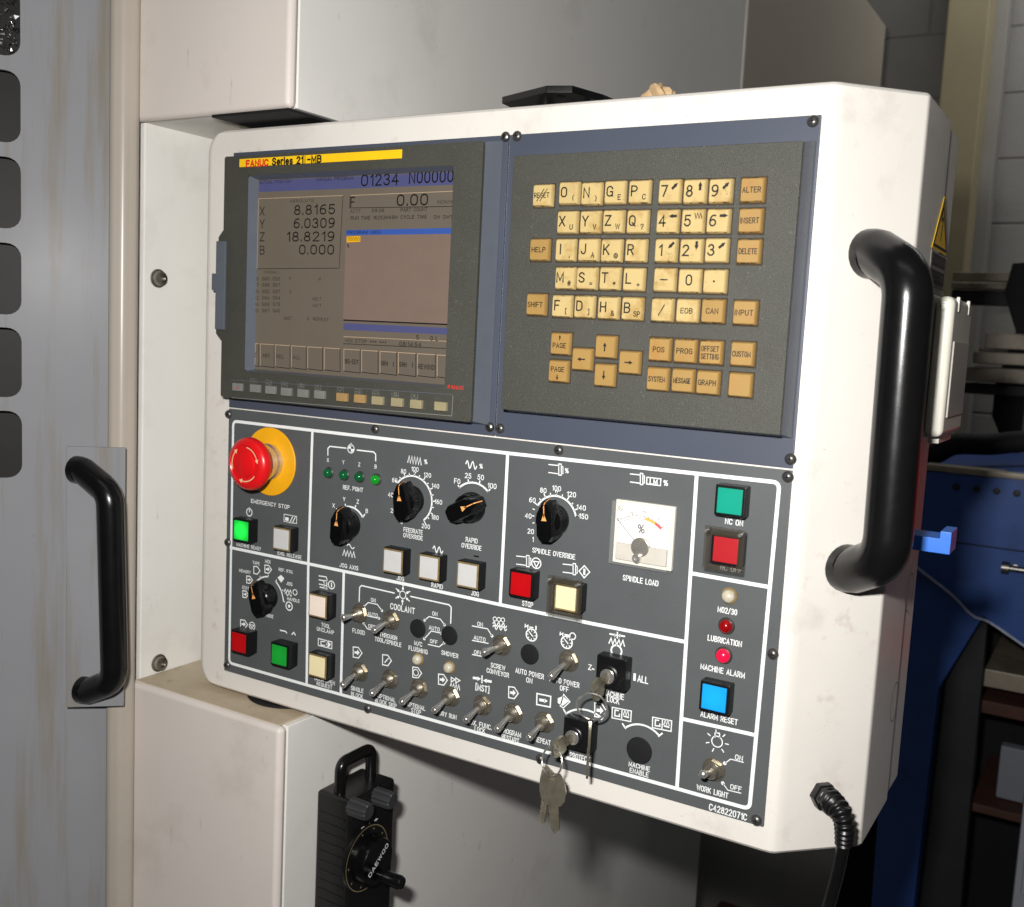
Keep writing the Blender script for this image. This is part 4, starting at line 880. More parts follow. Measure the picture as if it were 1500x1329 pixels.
# conveyor, auto power
I = Ink()
for y, x2, t, tx_ in ((213, 430, 'ON', 367), (335, 438, 'AUTO', 363), (455, 380, 'OFF', 350)):
    I.LC([(298, y), (x2, y + (x2 - 298) * .19)], d3, .0009); I.C(t, d3(tx_, y - 14), .0038)
I.LC([(430, 238), (468, 298)], d3, .0009); I.dot(d3(468, 298), .0014)
for k in range(3): I.ring(d3(492 + 34 * k, 155 + 4 * k), .0021, .0007)
I.sine(d3(475, 195), d3(592, 212), 3, .0017, .0009); I.sine(d3(475, 222), d3(592, 238), 3, .0017, .0009)
I.T('SCREW', d3(456, 545), d3(580, 570), .0038); I.T('CONVEYOR', d3(422, 590), d3(612, 630), .0038); I.done()
def clock(I, x, y, cf):
    I.ring(cf(x, y), .0056, .0011); cc = pl(cf(x, y))
    for k in range(8):
        a = R_(45 * k); I.mb.ribbon([(cc[0] + .0030 * math.cos(a), cc[1] + .0030 * math.sin(a)), (cc[0] + .0046 * math.cos(a), cc[1] + .0046 * math.sin(a))], .0008, HI, 0, FP)
    I.mb.ribbon([(cc[0] - .002, cc[1] + .002), (cc[0] + .0015, cc[1] - .0012)], .0009, HI, 0, FP)
I = Ink(); clock(I, 802, 290, d3); I.LC([(750, 195), (748, 222), (772, 208), (770, 238)], d3, .0009); I.LC([(782, 222), (818, 228)], d3, .0010); I.LC([(840, 212), (840, 250)], d3, .0013)
I.T('AUTO POWER', d3(665, 592), d3(908, 640), .0040); I.T('ON', d3(757, 668), d3(810, 680), .0040); I.done()
I = Ink(); clock(I, 1100, 352, d3); I.LC([(1046, 262), (1044, 288), (1068, 275), (1066, 300)], d3, .0009); I.LC([(1080, 285), (1120, 293)], d3, .0010); I.ring(d3(1150, 300), .0031, .0009)
I.T('AUTO POWER', d3(955, 660), d3(1208, 714), .0040); I.T('OFF', d3(1042, 738), d3(1116, 752), .0040); I.done()
I = Ink(); I.LC([(305, 652), (345, 658)], d3, .0022); I.fill([d3(345, 642), d3(376, 662), d3(342, 678)]); I.LC([(384, 632), (382, 698)], d3, .0013); I.LC([(465, 685), (425, 679)], d3, .0022); I.fill([d3(424, 660), d3(391, 674), d3(422, 697)])
I.T('[MST]', d3(328, 728), d3(446, 754), .0052); I.T('AUX. FUNC.', d3(258, 1020), d3(465, 1072), .0040); I.T('LOCK', d3(320, 1082), d3(410, 1104), .0040); I.done()
I = Ink(); tape(I, 648, 778, d3, 1.5); I.T('PROGRAM', d3(540, 1095), d3(714, 1135), .0040); I.T('RESTART', d3(548, 1152), d3(698, 1184), .0040); I.done()
I = Ink(); I.L([d3(848, 785), d3(965, 810), d3(960, 900), d3(846, 878)], .0012, True); I.LC([(868, 838), (915, 846)], d3, .0024); I.fill([d3(912, 828), d3(940, 850), d3(910, 866)]); I.T('REPEAT', d3(830, 1172), d3(964, 1202), .0040); I.done()
# key switch legends
I = Ink(); I.LC([(455, 115), (490, 122)], d4, .0013); I.fill([d4(485, 112), d4(500, 123), d4(484, 133)]); I.LC([(502, 103), (501, 142)], d4, .0011); I.LC([(547, 130), (515, 125)], d4, .0013); I.fill([d4(520, 115), d4(505, 124), d4(519, 137)])
I.zig(d4(452, 155), d4(545, 173), 4, .0024, .0010); I.ring(d4(496, 215), .0052, .0014); I.C('Z', d4(340, 312), .0046); I.LC([(352, 320), (366, 326)], d4, .001); I.LC([(604, 348), (602, 392)], d4, .0020); I.T('ALL', d4(620, 378), d4(684, 390), .0050)
I.T('MACHINE', d4(418, 462), d4(541, 487), .0042); I.T('LOCK', d4(440, 498), d4(514, 514), .0042); I.done()
I = Ink(); I.arc([d4(200, 585), d4(270, 560), d4(410, 612)], .0015); I.LC([(183, 558), (202, 590)], d4, .0013); I.LC([(405, 622), (428, 592)], d4, .0013)
I.fill([d4(150, 495), d4(180, 482), d4(216, 512), d4(178, 540), d4(150, 522)]); I.L([d4(185, 472), d4(222, 515), d4(182, 552), d4(165, 540)], .0009, True); tape(I, 402, 566, d4, 1.3); I.T('PROTECT', d4(220, 830), d4(340, 858), .0044); I.done()
I = Ink(); I.arc([d4(550, 668), d4(640, 650), d4(745, 712)], .0015); I.LC([(530, 642), (552, 675)], d4, .0013); I.LC([(742, 720), (768, 700)], d4, .0013)
for x, y in ((472, 548), (710, 606)):
    I.L([d4(x, y), d4(x + 112, y + 22), d4(x + 108, y + 84), d4(x - 2, y + 62)], .0009, True); I.LC([(x + 58, y + 12), (x + 54, y + 72)], d4, .0009); I.LC([(x + 38, y + 20), (x + 16, y + 16), (x + 14, y + 50), (x + 42, y + 54), (x + 42, y + 38)], d4, .0010); I.zig(d4(x + 66, y + 30), d4(x + 98, y + 36), 2, .0022, .0008); I.LC([(x + 66, y + 52), (x + 98, y + 60)], d4, .0012)
I.T('MACHINE', d4(568, 882), d4(694, 912), .0036); I.T('ENABLE', d4(574, 921), d4(686, 945), .0036); I.done()

# ---------------------------------------------------------------- controls
def emergency_stop():
    c = (0.0576, 1.2722); b = MB()
    b.lathe([(0.0160, 0.0), (0.0178, 0.001), (0.0178, 0.006), (0.0165, 0.0065), (0.0165, 0.010), (0.0178, 0.0105), (0.0178, 0.015), (0.0150, 0.016), (0.0125, 0.0165), (0.0125, 0.022)], c, 0, FP, 40)
    es = b.build('emergency_stop', 'chrome', CP)
    b = MB(); b.lathe([(0.0330, 0.0004), (0.0330, 0.0014), (0.0325, 0.0018), (0.014, 0.0018)], c, 0, FP, 48); b.build('yellow_disc', 'yellow', es)
    b = MB(); b.lathe([(0.0125, 0.0190), (0.0180, 0.0195), (0.0235, 0.0225), (0.0252, 0.0262), (0.0248, 0.0300), (0.0225, 0.0330), (0.0185, 0.0345), (0.0178, 0.0338), (0.0125, 0.0336), (0.0118, 0.0350), (0.006, 0.0362), (0.0004, 0.0364)], c, 0, FP, 48)
    for a0 in (20, 140, 260):
        b.ribbon([(c[0] + .0162 * math.cos(R_(a0 + 62 * k / 9)), c[1] + .0162 * math.sin(R_(a0 + 62 * k / 9))) for k in range(10)], .0010, .0342, 1, FP)
        e = R_(a0); x, y = c[0] + .0162 * math.cos(e), c[1] + .0162 * math.sin(e)
        b.add([(x + .0022 * math.cos(e), y + .0022 * math.sin(e), .0342), (x - .0022 * math.cos(e), y - .0022 * math.sin(e), .0342), (x + .004 * math.sin(e), y - .004 * math.cos(e), .0342)], [(0, 1, 2)], 1, FP)
    b.build('mushroom_cap', ['red', 'arrowp'], es)
emergency_stop()
def push_button(p, lens, h=0.0115, s=0.0115, cap=0.0094, rim=None, guard=False):
    c = pl(p, h); b = MB()
    b.box((c[0] - s, c[1] - s, 0.0003), (c[0] + s, c[1] + s, h), 0, FP, 0.0010)
    if rim: b.box((c[0] - s + .0007, c[1] - s + .0007, h - 0.001), (c[0] + s - .0007, c[1] + s - .0007, h + 0.0006), 1, FP, 0.0004)
    o = b.build('push_button', ['blackp', rim or 'rim'], CP)
    b = MB(); b.box((c[0] - cap, c[1] - cap, h - 0.001), (c[0] + cap, c[1] + cap, h + (0.0012 if rim else 0.0008)), 0, FP, 0.0006)
    b.build('lens', lens, o)
    if guard:
        g = 0.0150; b = MB(); hh = h + 0.006; t = .0018
        b.box((c[0] - g, c[1] - g, h + 0.0026), (c[0] - cap - .0012, c[1] + g + .002, hh), 0, FP, .0005)
        b.box((c[0] + cap + .0012, c[1] - g, h + 0.0026), (c[0] + g, c[1] + g + .002, hh), 0, FP, .0005)
        b.box((c[0] - cap - .0011, c[1] - g, h + 0.0026), (c[0] + cap + .0011, c[1] - cap - .0012, hh), 0, FP, .0005)
        b.box((c[0] - cap - .0011, c[1] + cap + .0012, h + 0.0026), (c[0] + cap + .0011, c[1] + g + .002, hh), 0, FP, .0005)
        for sg in (-1, 1):
            b.lathe([(.0014, .0), (.0014, .004)], (c[0] + sg * (g - .0022), c[1] + g - .001), 1, FP @ Matrix.Translation((0, 0, hh)), 10)
        b.build('guard', ['smoke', 'chrome'], o)
    return o
push_button((353.3, 777.4), 'l_green'); push_button((412.5, 790), 'l_white', rim='rim')
push_button((575.6, 822.4), 'l_white', rim='rim'); push_button((628.6, 832), 'l_white', rim='rim'); push_button((685, 843), 'l_white', rim='rim')
push_button((763, 856.5), 'l_red'); push_button((830, 876), 'l_cream', h=0.0135, guard=True, rim='rim')
push_button((1069, 734.5), 'l_teal'); push_button((1063, 806), 'l_red2', h=0.0125, guard=True)
push_button((1046, 1023), 'l_blue'); push_button((350, 941.5), 'l_red', h=0.014); push_button((409, 960), 'l_green2', h=0.014)
push_button((465.5, 888), 'l_pinkw', h=0.0135, rim='rim'); push_button((465, 976), 'l_cream', h=0.0125, rim='rim')

def rotary_knob(c, ang, H=0.019):
    Mk = FP @ Matrix.Translation((c[0], c[1], 0)) @ Matrix.Rotation(R_(-ang), 4, 'Z')
    b = MB(); b.lathe([(0.0128, 0.0003), (0.0132, 0.002), (0.0128, 0.006), (0.0118, 0.0075), (0.0114, 0.0125), (0.0105, 0.0135)], (0, 0), 0, Mk, 32)
    def out(hl0, hl1, w_, h):   # elongated outline: back end -hl0, pointer end +hl1
        return [(-w_ * .55, -hl0, h), (w_ * .55, -hl0, h), (w_, -hl0 * .72, h), (w_, hl1 * .45, h), (w_ * .42, hl1, h), (-w_ * .42, hl1, h), (-w_, hl1 * .45, h), (-w_, -hl0 * .72, h)]
    b.loft([out(.0150, .0172, .0090, .0060), out(.0153, .0172, .0088, .0100), out(.0160, .0152, .0076, H - .002), out(.0157, .0135, .0068, H)], 0, Mk)
    o = b.build('rotary_knob', 'knob', CP, 32)
    b = MB(); h = H + .0002
    b.add([(-.0004, .0035, h), (.0004, .0035, h), (.0004, .0131, h), (-.0004, .0131, h)], [(0, 1, 2, 3)], 0, Mk)
    b.add([(-.0024, .0010, h), (.0024, .0010, h), (0, .0070, h)], [(0, 1, 2)], 0, Mk)
    b.add([(-.0004, .0137, H + .0001), (.0004, .0137, H + .0001), (.0004, .0155, H - .0021), (-.0004, .0155, H - .0021)], [(0, 1, 2, 3)], 0, Mk)
    b.add([(-.0004, .0155, H - .0021), (.0004, .0155, H - .0021), (.0004, .0175, .0101), (-.0004, .0175, .0101)], [(0, 1, 2, 3)], 0, Mk)
    b.build('pointer', 'orange', o)
def arc_c(P3):
    I = Ink(); I.arc(P3); return I.c
cj = pl(c6(262, 690)); rotary_knob(cj, 2)
rotary_knob(fc, -6); rotary_knob(arc_c([c6(1066, 422), c6(1170, 386), c6(1278, 455)]), 62)
rotary_knob(arc_c([c7(286, 445), c7(410, 376), c7(560, 525)]), -4); rotary_knob(pl(d1(388, 390)), -18)

def toggle(base, tip, ht=0.0235, big=1.0):
    c = pl(base, 0.004); t = onY(tip, -ht); b = MB()
    a0 = random.uniform(0, 1)
    hexr = [(c[0] + .0078 * big * math.cos(a0 + PI / 3 * k), c[1] + .0078 * big * math.sin(a0 + PI / 3 * k)) for k in range(6)]
    b.disc(c, .0092 * big, .0006, 0, FP, 24); b.prism(hexr, .0004, .0030, 0, FP, .0003)
    pr = [(.0054 * big, .0030)]
    for k in range(5): pr += [(.0054 * big, .0032 + .0009 * k), (.0050 * big, .00365 + .0009 * k)]
    pr += [(.0052 * big, .0078), (.0044 * big, .0088), (.0030, .0090)]
    b.lathe(pr, c, 0, FP, 24)
    o = b.build('toggle_switch', 'brass', CP)
    p0 = FP @ Vector((c[0], c[1], .0062)); d = t - p0; L_ = d.length; d.normalize()
    b = MB(); b.tube([p0, p0 + d * L_ * .25, p0 + d * L_ * .6, p0 + d * L_ * .88, p0 + d * L_ * .96, p0 + d * L_ * .995, p0 + d * (L_ + .0003)], [.0020, .0021, .0027, .0032, .0030, .0018, .0004], 0, 16)
    b.build('lever', 'chrome', o, 60)
for bs, tp in (((523, 900), (500.6, 905.4)), ((569.4, 910), (546, 925)), ((524, 986), (499.8, 1005.5)), ((568, 996.5), (542.8, 1017.8)), ((611, 1010), (586.6, 1030.3)), ((657.1, 1022), (634.3, 1042.5)), ((731.5, 947), (706.5, 956.8)),
               ((830, 970), (805.2, 993)), ((703.6, 1035), (680.5, 1056.5)), ((748.7, 1047), (726.4, 1070.3)), ((794.4, 1060), (774, 1082.5)), ((1043, 1130), (1027.6, 1134.8))): toggle(bs, tp)

def blank_plug(p, r):
    c = pl(p); b = MB(); b.lathe([(r, 0.0003), (r, 0.0009), (r * .94, .0015), (r * .5, .0019), (.0004, .0019)], c, 0, FP, 36); b.build('blanking_plug', 'hole', CP)
for p, r in (((612.5, 920.6), .0084), ((658.8, 931), .0084), ((776.4, 958.4), .0086), ((936.8, 1099.3), .0108)): blank_plug(p, r)

def lamp(p, mt, r=0.0048, bz='dscrew', h=.004):
    c = pl(p, h); b = MB(); b.lathe([(r * 1.28, 0.0003), (r * 1.28, .001), (r * 1.12, .0018), (r * 1.0, .0018)], c, 0, FP, 24); o = b.build('indicator_lamp', bz, CP)
    b = MB(); b.lathe([(r, .0005), (r, .0032), (r * .92, .0045), (r * .7, .0057), (r * .4, .0064), (.0002, .0067)], c, 0, FP, 24); b.build('lens', mt, o, 60)
for p, m_ in (((478.5, 693.1), 'led_g'), ((501.5, 696.3), 'led_g'), ((524, 699.3), 'led_g'), ((548, 703), 'led_gl')): lamp(p, m_, .0042)
for p in ((609.5, 967.1), (655.5, 979)): lamp(p, 'led_c', .0046, 'rim')
lamp((1066, 874.2), 'led_c', .0050, 'rim'); lamp((1062, 918.5), 'led_r', .0050); lamp((1057.9, 961.6), 'led_rl', .0052)

# meter
def meter():
    x0, x1, z0, z1 = 0.4268, 0.4752, 1.2330, 1.2818; h = 0.0125; b = MB()
    b.box((x0 - .0005, z0 - .0005, .0003), (x1 + .0005, z1 + .0005, .0045), 0, FP, .0008); o = b.build('panel_meter', 'socket', CP)
    b = MB(); b.box((x0 + .003, z0 + .016, .0046), (x1 - .003, z1 - .003, .0052), 0, FP)
    hm = h - .004; 
    def mp(x, y): return pl(c7(x, y), .0056)
    I_ = Ink(); 
    def arcp(P3, w_, mi, lev, f0=0, f1=1):
        (xa, ya), (xb, yb), (xc, yc) = [mp(*p) for p in P3]
        d = 2 * (xa * (yb - yc) + xb * (yc - ya) + xc * (ya - yb))
        ux = ((xa**2 + ya**2) * (yb - yc) + (xb**2 + yb**2) * (yc - ya) + (xc**2 + yc**2) * (ya - yb)) / d
        uy = ((xa**2 + ya**2) * (xc - xb) + (xb**2 + yb**2) * (xa - xc) + (xc**2 + yc**2) * (xb - xa)) / d
        r = math.hypot(xa - ux, ya - uy); A0 = math.atan2(ya - uy, xa - ux); A1 = math.atan2(yc - uy, xc - ux)
        q = [A0 + (A1 - A0) * (f0 + (f1 - f0) * k / 20) for k in range(21)]
        return (ux, uy), r, q
    P3 = [(870, 565), (1000, 530), (1175, 615)]
    (ux, uy), r, q = arcp(P3, 0, 0, 0)
    def rb(f0, f1, w_, mi, lev, dr=0): 
        qq = [q[0] + (q[-1] - q[0]) * (f0 + (f1 - f0) * k / 16) for k in range(17)]
        b.ribbon([(ux + (r + dr) * math.cos(a), uy + (r + dr) * math.sin(a)) for a in qq], w_, .0053 + lev, mi, FP)
    rb(0, 1, .0003, 1, .0001, .001); rb(0, 1, .0003, 1, .0001, -.001); rb(.60, .84, .0020, 2, .0002); rb(.84, 1, .0020, 3, .0002)
    for k in range(13):
        a = q[0] + (q[-1] - q[0]) * k / 12; l_ = .0035 if k % 4 == 0 else .002
        b.ribbon([(ux + (r + .0008) * math.cos(a), uy + (r + .0008) * math.sin(a)), (ux + (r + l_) * math.cos(a), uy + (r + l_) * math.sin(a))], .0004, .0056, 1, FP)
    for t, x, y, cp in (('0', 866, 545, .0020), ('50', 957, 500, .0020), ('100', 1060, 496, .0020), ('150', 1155, 543, .0020), ('%', 1030, 615, .0072)): put_text(b, t, mp(x, y), cp, .0056, None, 1, FP, 0.0)
    cc = mp(883, 465); b.disc(cc, .0020, .0056, 1, FP, 20, .0016); put_text(b, 'm', cc, .0016, .0057, None, 1, FP, .02)
    for x, y, w_ in ((910, 662, .008), (1160, 690, .004), (1160, 715, .003)): c = mp(x, y); b.box((c[0] - w_ / 2, c[1] - .0003, .0053), (c[0] + w_ / 2, c[1], .0055), 4, FP)
    b.build('dial', ['dialw', 'blacktxt', 'd_y', 'd_r', 'dialg'], o)
    b = MB(); a_, e_2 = pl(c7(870, 560), .0068), pl(c7(1010, 735), .0068); b.ribbon([a_, e_2], .0005, .0068, 0, FP); b.build('needle', 'blacktxt', o)
    b = MB(); b.box((x0 + .003, z0 + .003, .0046), (x1 - .003, z0 + .0158, .0078), 0, FP, .0006); c = pl(c7(1020, 760), .0078)
    b.lathe([(.0075, .0047), (.0075, .0080), (.0068, .0084), (.0004, .0084)], (c[0], z0 + .0150), 1, FP, 28)
    b.build('lower_cover', ['dialg', 'brass'], o)
    c = pl(c7(988, 830), .0120); b = MB(); b.lathe([(.0034, .0085), (.0034, .0112), (.0028, .0118), (.0016, .0118), (.0014, .0108), (.0002, .0108)], c, 0, FP, 22); b.build('zero_screw', 'chrome', o)
    # clear cover: five thin acrylic walls
    b = MB(); b.loft([ring(x0 - .001, z0 - .001, x1 + .001, z1 + .001, .0046), ring(x0, z0, x1, z1, h)], 0, FP, cap=False)
    b.loft([ring(x0 + .0002, z0 + .0002, x1 - .0002, z1 - .0002, .0046), ring(x0 + .0014, z0 + .0014, x1 - .0014, z1 - .0014, h - .0011)], 0, FP, cap=False)
    b.box((x0, z0, h - .0010), (x1, z1, h), 0, FP, .0004); b.build('clear_cover', 'clear', o)
meter()
# ---- key switches
def key_switch(p, s=0.0128, h=0.0125, hole=None):
    c = pl(p, h); b = MB(); b.box((c[0] - s, c[1] - s, .0003), (c[0] + s, c[1] + s, h), 0, FP, .0012); o = b.build('key_switch', 'blackp', CP)
    k = pl(hole, h); b = MB(); b.lathe([(.0088, h - .001), (.0088, h + .0006), (.0078, h + .0014), (.0062, h + .0016)], k, 1, FP, 28); b.lathe([(.0060, h - .001), (.0060, h + .0022), (.0054, h + .0026), (.0004, h + .0026)], k, 0, FP, 28)
    b.build('lock_cylinder', ['chrome', 'blackp'], o); return FP @ Vector((k[0], k[1], h + .0026))
kA = key_switch(d4(460, 348), hole=d4(447, 364)); kB = key_switch(d4(262, 715), hole=d4(240, 724))

# ---- handle, cable, socket, sticker, hook on the flank
tch = Vector((CH.x - PX1, CH.y, 0)).normalized(); nch = Vector((tch.y, -tch.x, 0)); P0c = Vector((CH.x, CH.y, 1.3))
h1 = onP((1275, 372), P0c, nch); h2 = onP((1240, 832), P0c, nch)
handle(h1, h2, nch, 0.0430, 0.0164, 0.026, 'handle', 'blackh', CP, 1.06, .016)
g = onP((1203, 1163), P0c, nch); b = MB(); Mg = frame(g, tch, (0, 0, 1))
hx = [(.0105 * math.cos(PI / 3 * k), .0105 * math.sin(PI / 3 * k)) for k in range(6)]
b.prism(hx, 0.0, .006, 0, Mg, .0006); b.prism([(x * .9, y * .9) for x, y in hx], .006, .014, 0, Mg, .0006); gl_o = b.build('cable_gland', 'blackp', CP)
tip = g + nch * .014
path = fillet([tip - nch * .004, tip + nch * .016, onP((1236, 1236), P0c + nch * .026, nch)], .015, 10)
b = MB(); pts = []; rad = []
for i in range(len(path) - 1):
    for k in range(6): pts.append(path[i].lerp(path[i + 1], k / 6))
pts.append(path[-1]); acc = 0
for i, p in enumerate(pts):
    if i: acc += (p - pts[i - 1]).length
# resample evenly
def resample(P, n):
    d = [0]
    for i in range(1, len(P)): d.append(d[-1] + (P[i] - P[i - 1]).length)
    out = []
    for k in range(n):
        t = d[-1] * k / (n - 1); i = max(j for j in range(len(d)) if d[j] <= t + 1e-12); i = min(i, len(P) - 2)
        out.append(P[i].lerp(P[i + 1], (t - d[i]) / max(1e-9, d[i + 1] - d[i])))
    return out
pts = resample(pts, 85)
b.tube(pts, [(.0082 - .0024 * i / 84) * (1 + (.13 * math.cos(i * 2 * PI / 8.4))) for i in range(85)], 0, 16); b.build('strain_relief', 'blackp', gl_o, 60)
e = pts[-1]; cp2 = [e + Vector((0, 0, .008)), e + Vector((-.002, 0, -.02)), e + Vector((-.012, .01, -.08)), e + Vector((-.03, .05, -.20)), e + Vector((-.06, .12, -.40)), e + Vector((-.08, .2, -.70)), e + Vector((-.08, .25, -1.02))]
def smooth(P, n=6):
    P = [P[0]] + list(P) + [P[-1]]; out = []
    for i in range(1, len(P) - 2):
        for k in range(n):
            t = k / n; a, b_, c, d = P[i - 1], P[i], P[i + 1], P[i + 2]
            out.append(.5 * ((2 * b_) + (c - a) * t + (2 * a - 5 * b_ + 4 * c - d) * t * t + (3 * b_ - a - 3 * c + d) * t ** 3))
    out.append(P[-2]); return out
MB().tube(smooth([Vector(p) for p in cp2]), .0046, 0, 12).build('power_cable', 'blackh', gl_o, 60)
FS = frame((CH.x, 0, 0), (0, 1, 0), (0, 0, 1))         # flank: a = Y, b = Z, n = +X
s_t = onX((1372, 440), CH.x); s_b = onX((1352, 645), CH.x)
sy0, sy1, sz_0, sz_1 = 0.098, 0.199, onX((1352, 648), .632).z, onX((1374, 430), .632).z
b = MB(); b.box((sy0, sz_0, .0003), (sy1, sz_1, .0085), 0, FS, .0025, 3); so_ = b.build('socket_outlet', 'socket', CP)
b = MB(); b.box((sy0 + .001, sz_0 + .003, .0092), (sy1 - .001, sz_1 - .001, .0225), 0, FS, .0055, 4)
b.box((sy0 + .012, sz_0 + .018, .0220), (sy1 - .010, sz_1 - .034, .0236), 1, FS, .0008)
b.box((sy0 + .020, sz_1 - .012, .0205), (sy0 + .025, sz_1 - .0005, .0232), 0, FS, .001); b.box((sy1 - .026, sz_1 - .012, .0205), (sy1 - .021, sz_1 - .0005, .0232), 0, FS, .001)
b.box((sy0 + .02, sz_0 - .003, .0100), (sy1 - .02, sz_0 + .0045, .018), 0, FS, .001)
b.build('lid', ['socket', 'socketg'], so_)
Mh = frame((CH.x + .0155, sy0 + .001, sz_1 - .008), (1, 0, 0), (0, 0, 1)); b = MB(); b.lathe([(.0028, -.0005), (.0028, .0012), (.0018, .0012), (.0016, .0002), (.0003, .0002)], (0, 0), 0, Mh, 14); b.build('hinge_pin', 'steel', so_)
# warning sticker
wt = onX((1382, 288), CH.x); wl = onX((1364, 362), CH.x); wr = onX((1385, 376), CH.x)
b = MB(); zb_ = (wl.z + wr.z) / 2; ty = (wl.y + wr.y) / 2; hw = abs(wr.y - wl.y) / 2 
b.prism([(ty - hw, zb_), (ty + hw, zb_), (ty, wt.z)], .0002, .0006, 0, FS)
b.ribbon([(ty - hw * .86, zb_ + .003), (ty + hw * .86, zb_ + .003), (ty, wt.z - .007)], .0026, .0008, 1, FS, True)
b.ribbon([(ty + .001, zb_ + .042), (ty - .004, zb_ + .024), (ty + .004, zb_ + .026), (ty - .0005, zb_ + .008)], .0022, .0008, 1, FS)
b.box((ty - hw, zb_ - .028, .0002), (ty + hw, zb_ - .0012, .0006), 2, FS); b.box((ty - hw + .003, zb_ - .012, .0006), (ty + hw - .003, zb_ - .003, .0008), 3, FS); b.box((ty - hw + .003, zb_ - .025, .0006), (ty + hw - .003, zb_ - .015, .0008), 3, FS)
put_text(b, 'DANGER', (ty, zb_ - .0075), .005, .001, 2 * hw - .012, 2, FS); put_text(b, 'VOLTAGE', (ty, zb_ - .020), .005, .001, 2 * hw - .012, 2, FS)
b.build('warning_sticker', ['ylabel', 'blacktxt', 'plate_lab', 'darkm'], CP)
# knockout rings on the flank
for p in ((1332, 868), (1310, 1028)):
    q = onX(p, CH.x); b = MB(); b.disc((q.y, q.z), .0165, .0002, 0, FS, 36, .0155); b.build('knockout', 'plate_lab', enc)
# blue hook bracket: bar pointing out of the flank with an upturned end
hq = onY((1332, 790), -0.0); q1 = onX((1335, 795), CH.x)
HY = 0.098; a_ = onY((1331, 783), HY); b_2 = onY((1391, 812), HY); u_ = onY((1391, 780), HY); bt = onY((1333, 806), HY)
x0h = CH.x + .0005; x1h = b_2.x
z0h = (b_2.z + bt.z) / 2; z1h = a_.z; z2h = u_.z
b = MB(); b.prism([(x0h, z0h), (x1h, z0h), (x1h, z2h), (x1h - .008, z2h), (x1h - .008, z1h), (x0h, z1h)], -HY - .030, -HY, 0, FP, .0006)
b.build('hook', 'hook', CP)
# black plate standing on posts above the top, truncated corner towards the viewer
zp = PZ1 + .028; UZ = Vector((0, 0, 1))
def oz(p): q = onP(p, (0, 0, zp), UZ); return (q.x, q.y)
pa, pb, pc, pd = oz((735, 152)), oz((800, 136)), oz((838, 136)), oz((884, 149))
mx, my = (pa[0] + pd[0]) / 2, max(pa[1], pd[1]) + .05
b = MB(); b.prism([pa, pb, pc, pd, (pd[0] + .004, my), (pa[0] - .004, my)], zp, zp + .0062, 0, I4, .0006)
hc = oz((822, 141)); b.disc(hc, .0042, zp - .0003, 1, I4, 20)
for px_ in (mx - .03, mx + .02): b.lathe([(.007, PZ1 - .002), (.007, zp + .0005)], (px_, my - .02), 0, I4, 16)
b.build('top_plate', ['blackp', 'blackm'], CP)

# ================================================================== KEYS (own things)
def key_blade_poly(): return [(-.004, 0), (-.004, .006), (-.003, .007), (-.004, .009), (-.0028, .011), (-.004, .013), (-.003, .015), (-.0036, .018), (0, .023), (.004, .019), (.004, 0)]
def add_key(o, top, rz, tilt=0.0, name='key', mt='keym', bow=.0115):
    Mk = Matrix.Translation(top) @ Matrix.Rotation(rz, 4, 'Z') @ Matrix.Rotation(tilt, 4, 'Y')
    # hanging key: plane local X-Z; hole at the top, blade downwards
    Fk = Mk @ Matrix(((1, 0, 0, 0), (0, 0, -1, 0), (0, 1, 0, 0), (0, 0, 0, 1)))
    head = [(bow * x, -.0235 + .024 * y) for x, y in ((-.55, 0), (.55, 0), (.9, .2), (1, .5), (.92, .85), (.6, 1.08), (-.6, 1.08), (-.92, .85), (-1, .5), (-.9, .2))]
    V, F = flat_plate(head, [[(.0026 * math.cos(-2 * PI * k / 12), -.0015 + .0026 * math.sin(-2 * PI * k / 12)) for k in range(12)]], .0020)
    b = MB(); b.add(V, F, 0, Fk @ Matrix.Translation((0, 0, -.001)))
    b.prism([(x, -.0234 - y) for x, y in key_blade_poly()], -.0009, .0009, 0, Fk)
    b.box((-.0009, -.042, .0009), (.0006, -.022, .0013), 0, Fk)
    return b.build(name, mt, o)
def ring_path(c, r, u, v, n=28): return [c + u * (r * math.cos(2 * PI * k / n)) + v * (r * math.sin(2 * PI * k / n)) for k in range(n + 1)]
# set one: key stuck in the upper lock, ring, spare key hanging
ks = thing('key_set', kA + Vector((0, 0, -.02)), 'steel key in the MACHINE LOCK switch, its ring carrying a spare key', 'keys', 'key sets in the panel locks')
def lock_key(o, at, tip_px, out, wd=.0095):
    t = onY(tip_px, -(out)); d = t - at; L_ = d.length; d.normalize(); up = Vector((0, 0, 1)); a = d.cross(up).normalized(); n = a.cross(d).normalized()
    b = MB(); M_ = Matrix.Identity(4)
    for i in range(3): M_[i][0] = n[i]; M_[i][1] = d[i]; M_[i][2] = a[i]; M_[i][3] = at[i]
    b.box((-.0035, -.001, -.0011), (.0035, L_ * .38, .0011), 0, M_, .0004)
    V, F = flat_plate([(-.006, L_ * .34), (.006, L_ * .34), (wd, L_ * .5), (wd, L_ * .85), (wd * .6, L_), (-wd * .6, L_), (-wd, L_ * .85), (-wd, L_ * .5)][::1], [[(.0026 * math.cos(-2 * PI * k / 12), L_ * .86 + .0026 * math.sin(-2 * PI * k / 12)) for k in range(12)]], .0024)
    b.add(V, F, 0, M_ @ Matrix.Translation((0, 0, -.0012))); b.build('key', 'keym', o)
    return at + d * (L_ * .86)
e1 = lock_key(ks, kA, d4(355, 478), .034, .0088)
rc1 = onY(d4(350, 545), -.034)
MB().tube(ring_path(rc1, .0118, Vector((.95, .25, 0)).normalized(), Vector((.1, -.25, 1)).normalized()), .0008, 0, 8, False).build('split_ring', 'chrome', ks)
